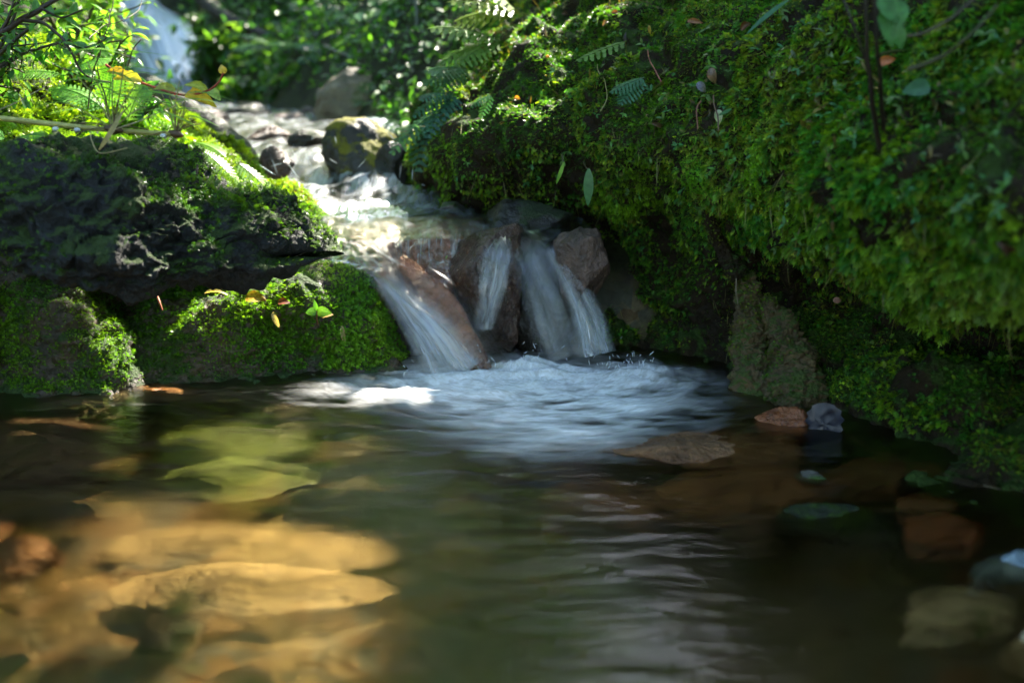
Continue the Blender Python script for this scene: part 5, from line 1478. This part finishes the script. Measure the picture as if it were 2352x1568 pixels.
# red stemmed trailing shoot with yellow leaves
VB = [(395, 245, 1.75), (450, 262, 1.66), (480, 285, 1.58)]
vb = [(245, 150, 1.62), (285, 178, 1.58), (335, 194, 1.55), (390, 212, 1.53), (440, 218, 1.52), (480, 208, 1.51), (503, 190, 1.51), (514, 168, 1.51)]
vr = empty("red_shoot", W3(vb[0])); tag(vr, "red stemmed shoot with yellow and pale green leaves curving over the stream", 'shoot'); vo = np.array(vr.location)
P = path(vb, 50, .001); V, F = tube(P, np.linspace(.0022, .0013, 50), 7); mesh("stem", V - vo, F, M['stem'], vr, col=np.tile((.34, .05, .02), (len(V), 1)))
for (X, Y, L, wd, col, d) in [(325, 185, .040, .020, (.55, .5, .06), (-1, -.1, .15)), (290, 172, .028, .016, (.65, .42, .03), (-.9, 0, .25)), (425, 213, .044, .022, (.7, .48, .03), (1, 0, -.35)), (402, 205, .030, .013, (.4, .42, .08), (-1, 0, .1)),
                              (478, 208, .034, .013, (.40, .46, .08), (-.9, 0, .3)), (480, 206, .020, .016, (.38, .5, .14), (.6, 0, -.5)), (514, 170, .012, .012, (.65, .45, .08), (-.2, 0, 1))]:
    a = Acc(); round_leaf(a, W(X, Y, 1.515 if X > 350 else 1.55) - vo, d, (.1, -.75, .6), L, wd, col, .05, .06, .3, int(X)); a.build("leaf", M['leaf'], vr)

# leafy shrubs and ferns of the upper left
for k, (X, Y, y, rx, rz, n, sz, cl, bx, lb) in enumerate([
    (60, 60, 1.75, .13, .07, 150, (.016, .03), [(.10, .28, .04), (.07, .20, .03), (.13, .32, .08)], (-60, 190, 1.7), "leafy woody shrub in the top left corner"),
    (190, 110, 2.0, .11, .08, 170, (.018, .034), [(.12, .30, .03), (.08, .22, .03), (.16, .34, .05)], (190, 240, 2.05), "bright leafed shrub left of the distant waterfall"),
    (180, 20, 2.4, .20, .10, 200, (.02, .045), [(.14, .32, .03), (.18, .36, .04)], (150, 150, 2.5), "yellow green shrub at the top left behind the woody twigs"),
    (300, 220, 1.95, .09, .05, 110, (.014, .028), [(.05, .16, .03), (.08, .22, .02)], (300, 290, 1.95), "low dark leafed plant under the red shoot"),
    (150, -10, 3.6, .22, .12, 200, (.03, .05), [(.14, .30, .03), (.10, .26, .03)], (300, 120, 3.6), "blurred sunlit shrub just left of the waterfall top"),
    (-60, 120, 1.8, .12, .10, 160, (.018, .034), [(.07, .20, .03), (.05, .16, .04)], (-120, 240, 1.7), "dark leafy shrub on the far left edge")]):
    shrub("shrub", W3(bx), W(X, Y, y), (rx, rx * .7, rz), n, sz, cl, lb, "leafy shrubs of the upper left", seed=700 + k, nst=6)
for k, (X, Y, y, L, col, ds, lb) in enumerate([
    (290, 290, 1.80, .16, (.16, .34, .05), [(.35, .1, 1)], "fine fern frond standing before the distant waterfall"),
    (250, 260, 1.85, .17, (.12, .32, .04), [(-.8, 0, .75), (.1, .1, 1)], "green fern in front of the bright leafed shrub"),
    (150, 175, 1.85, .15, (.14, .34, .05), [(-1, -.1, .35), (.8, 0, .6)], "fern with long fronds on the crest of the left moss"),
    (430, 330, 1.95, .13, (.14, .30, .03), [(1, -.2, -.35), (.7, -.4, .1)], "small fern trailing down the sunlit moss slope"),
    (540, 370, 2.0, .12, (.16, .34, .03), [(.45, -.3, -1), (.8, -.2, -.5)], "bright fern hanging over the edge above the white cascade"),
    (20, 330, 1.5, .10, (.08, .26, .04), [(-.3, -.3, .7), (1, -.2, .6)], "delicate fern at the left edge below the cane")]):
    fern("fern", W(X, Y, y), ds, lb, L=L, col=col, npin=15, wd=.46, droop=.7, lobes=4)
# woody branch top left
wb = empty("woody_branch", W(-60, 110, 1.55)); tag(wb, "dark forked woody branch with small leaves at the top left corner", 'branch'); wo = np.array(wb.location)
for pts, rd in [([(-60, 110, 1.55), (0, 80, 1.55), (50, 45, 1.56), (95, 20, 1.57), (160, -20, 1.6)], (.006, .003)), ([(50, 45, 1.56), (100, 55, 1.55), (150, 100, 1.54), (190, 170, 1.54), (255, 190, 1.55)], (.003, .0012)),
                ([(95, 20, 1.57), (140, 40, 1.56), (200, 20, 1.56)], (.002, .001)), ([(150, 100, 1.54), (200, 110, 1.54), (245, 85, 1.54)], (.0016, .0008)), ([(0, 80, 1.55), (30, 20, 1.55), (45, -30, 1.55)], (.003, .002))]:
    P = path(pts, 30, .003, 7); V, F = tube(P, np.linspace(rd[0], rd[1], 30), 7); mesh("twig", V - wo, F, M['stem'], wb, col=np.tile((.05, .03, .02), (len(V), 1)))
    la = Acc()
    for j in range(9):
        q = P[rng.integers(6, 30)] - wo; round_leaf(la, q, unit(rng.normal(size=3) * [1, .4, .6]), (rng.normal(0, .3), -.5, .8), rng.uniform(.014, .026), rng.uniform(.008, .013), (.10, .26, .05), 0, .03, .1, j)
    la.build("leaves", M['leaf'], wb)
for k, (pts, rd, lb) in enumerate([
    ([(292, 265, 1.9), (288, 200, 1.9), (300, 130, 1.9), (325, 90, 1.9)], .0016, "dark thin stem rising before the waterfall"),
    ([(250, 270, 1.85), (235, 200, 1.85), (225, 150, 1.85)], .0018, "dark thin stem left of the fern frond"),
    ([(205, 250, 1.8), (215, 170, 1.8), (240, 90, 1.8), (262, 0, 1.85)], .0013, "tall thin reddish stem at the top left"),
    ([(205, 90, 1.7), (240, 60, 1.75), (300, 40, 1.8), (330, 0, 1.9)], .0009, "fine arching stem near the top of the waterfall")]):
    stick("thin_stem", pts, [rd, rd * .6], lb, "stem", (.07, .035, .02), wig=.003, seed=k)
# leaning twigs and litter at the lower left
stick("twig", [(40, 560, 1.42), (90, 548, 1.43), (150, 540, 1.44), (175, 548, 1.46)], [.0012, .0008], "thin pale twig under the left end of the dark rock", "twig", (.2, .15, .09), wig=.003)
stick("twig", [(608, 622, 1.52), (640, 605, 1.54), (740, 565, 1.6)][:3], [.0010, .0006], "straight pale twig at the tip of the dark rock", "twig", (.3, .25, .18), wig=.0)
stick("twig", [(358, 672, 1.60), (366, 690, 1.58), (374, 712, 1.57)], [.0018, .0022, .0012], "short red brown curved twig at the left end of the sunlit moss", "twig", (.35, .10, .04), wig=.001)
# tiny seedlings and herb leaves strewn through the moss of both banks: small herbs
ha = Acc()
for k in range(260):
    X, Y = rng.uniform(1000, 2300), rng.uniform(20, 620)
    if X < 1250 and Y < 200: continue
    p = onbank(X, Y) ; p = p + unit(CAM - p) * .012; s = rng.uniform(.006, .013)
    for j in range(rng.integers(2, 5)):
        blade(ha, p, unit(rng.normal(size=3) * [1, .5, .8] + [-.2, -.3, 0]), s, s * .5, .3, np.array([(.05, .17, .05), (.08, .2, .03), (.10, .18, .05)][k % 3]) * rng.uniform(.8, 1.5), (-.3, -.6, .8), 3)
o = ha.build("herbs", M['leaf'], smooth=False); o["kind"] = "stuff"; o["label"] = "tiny green herb leaves scattered through the bank moss"
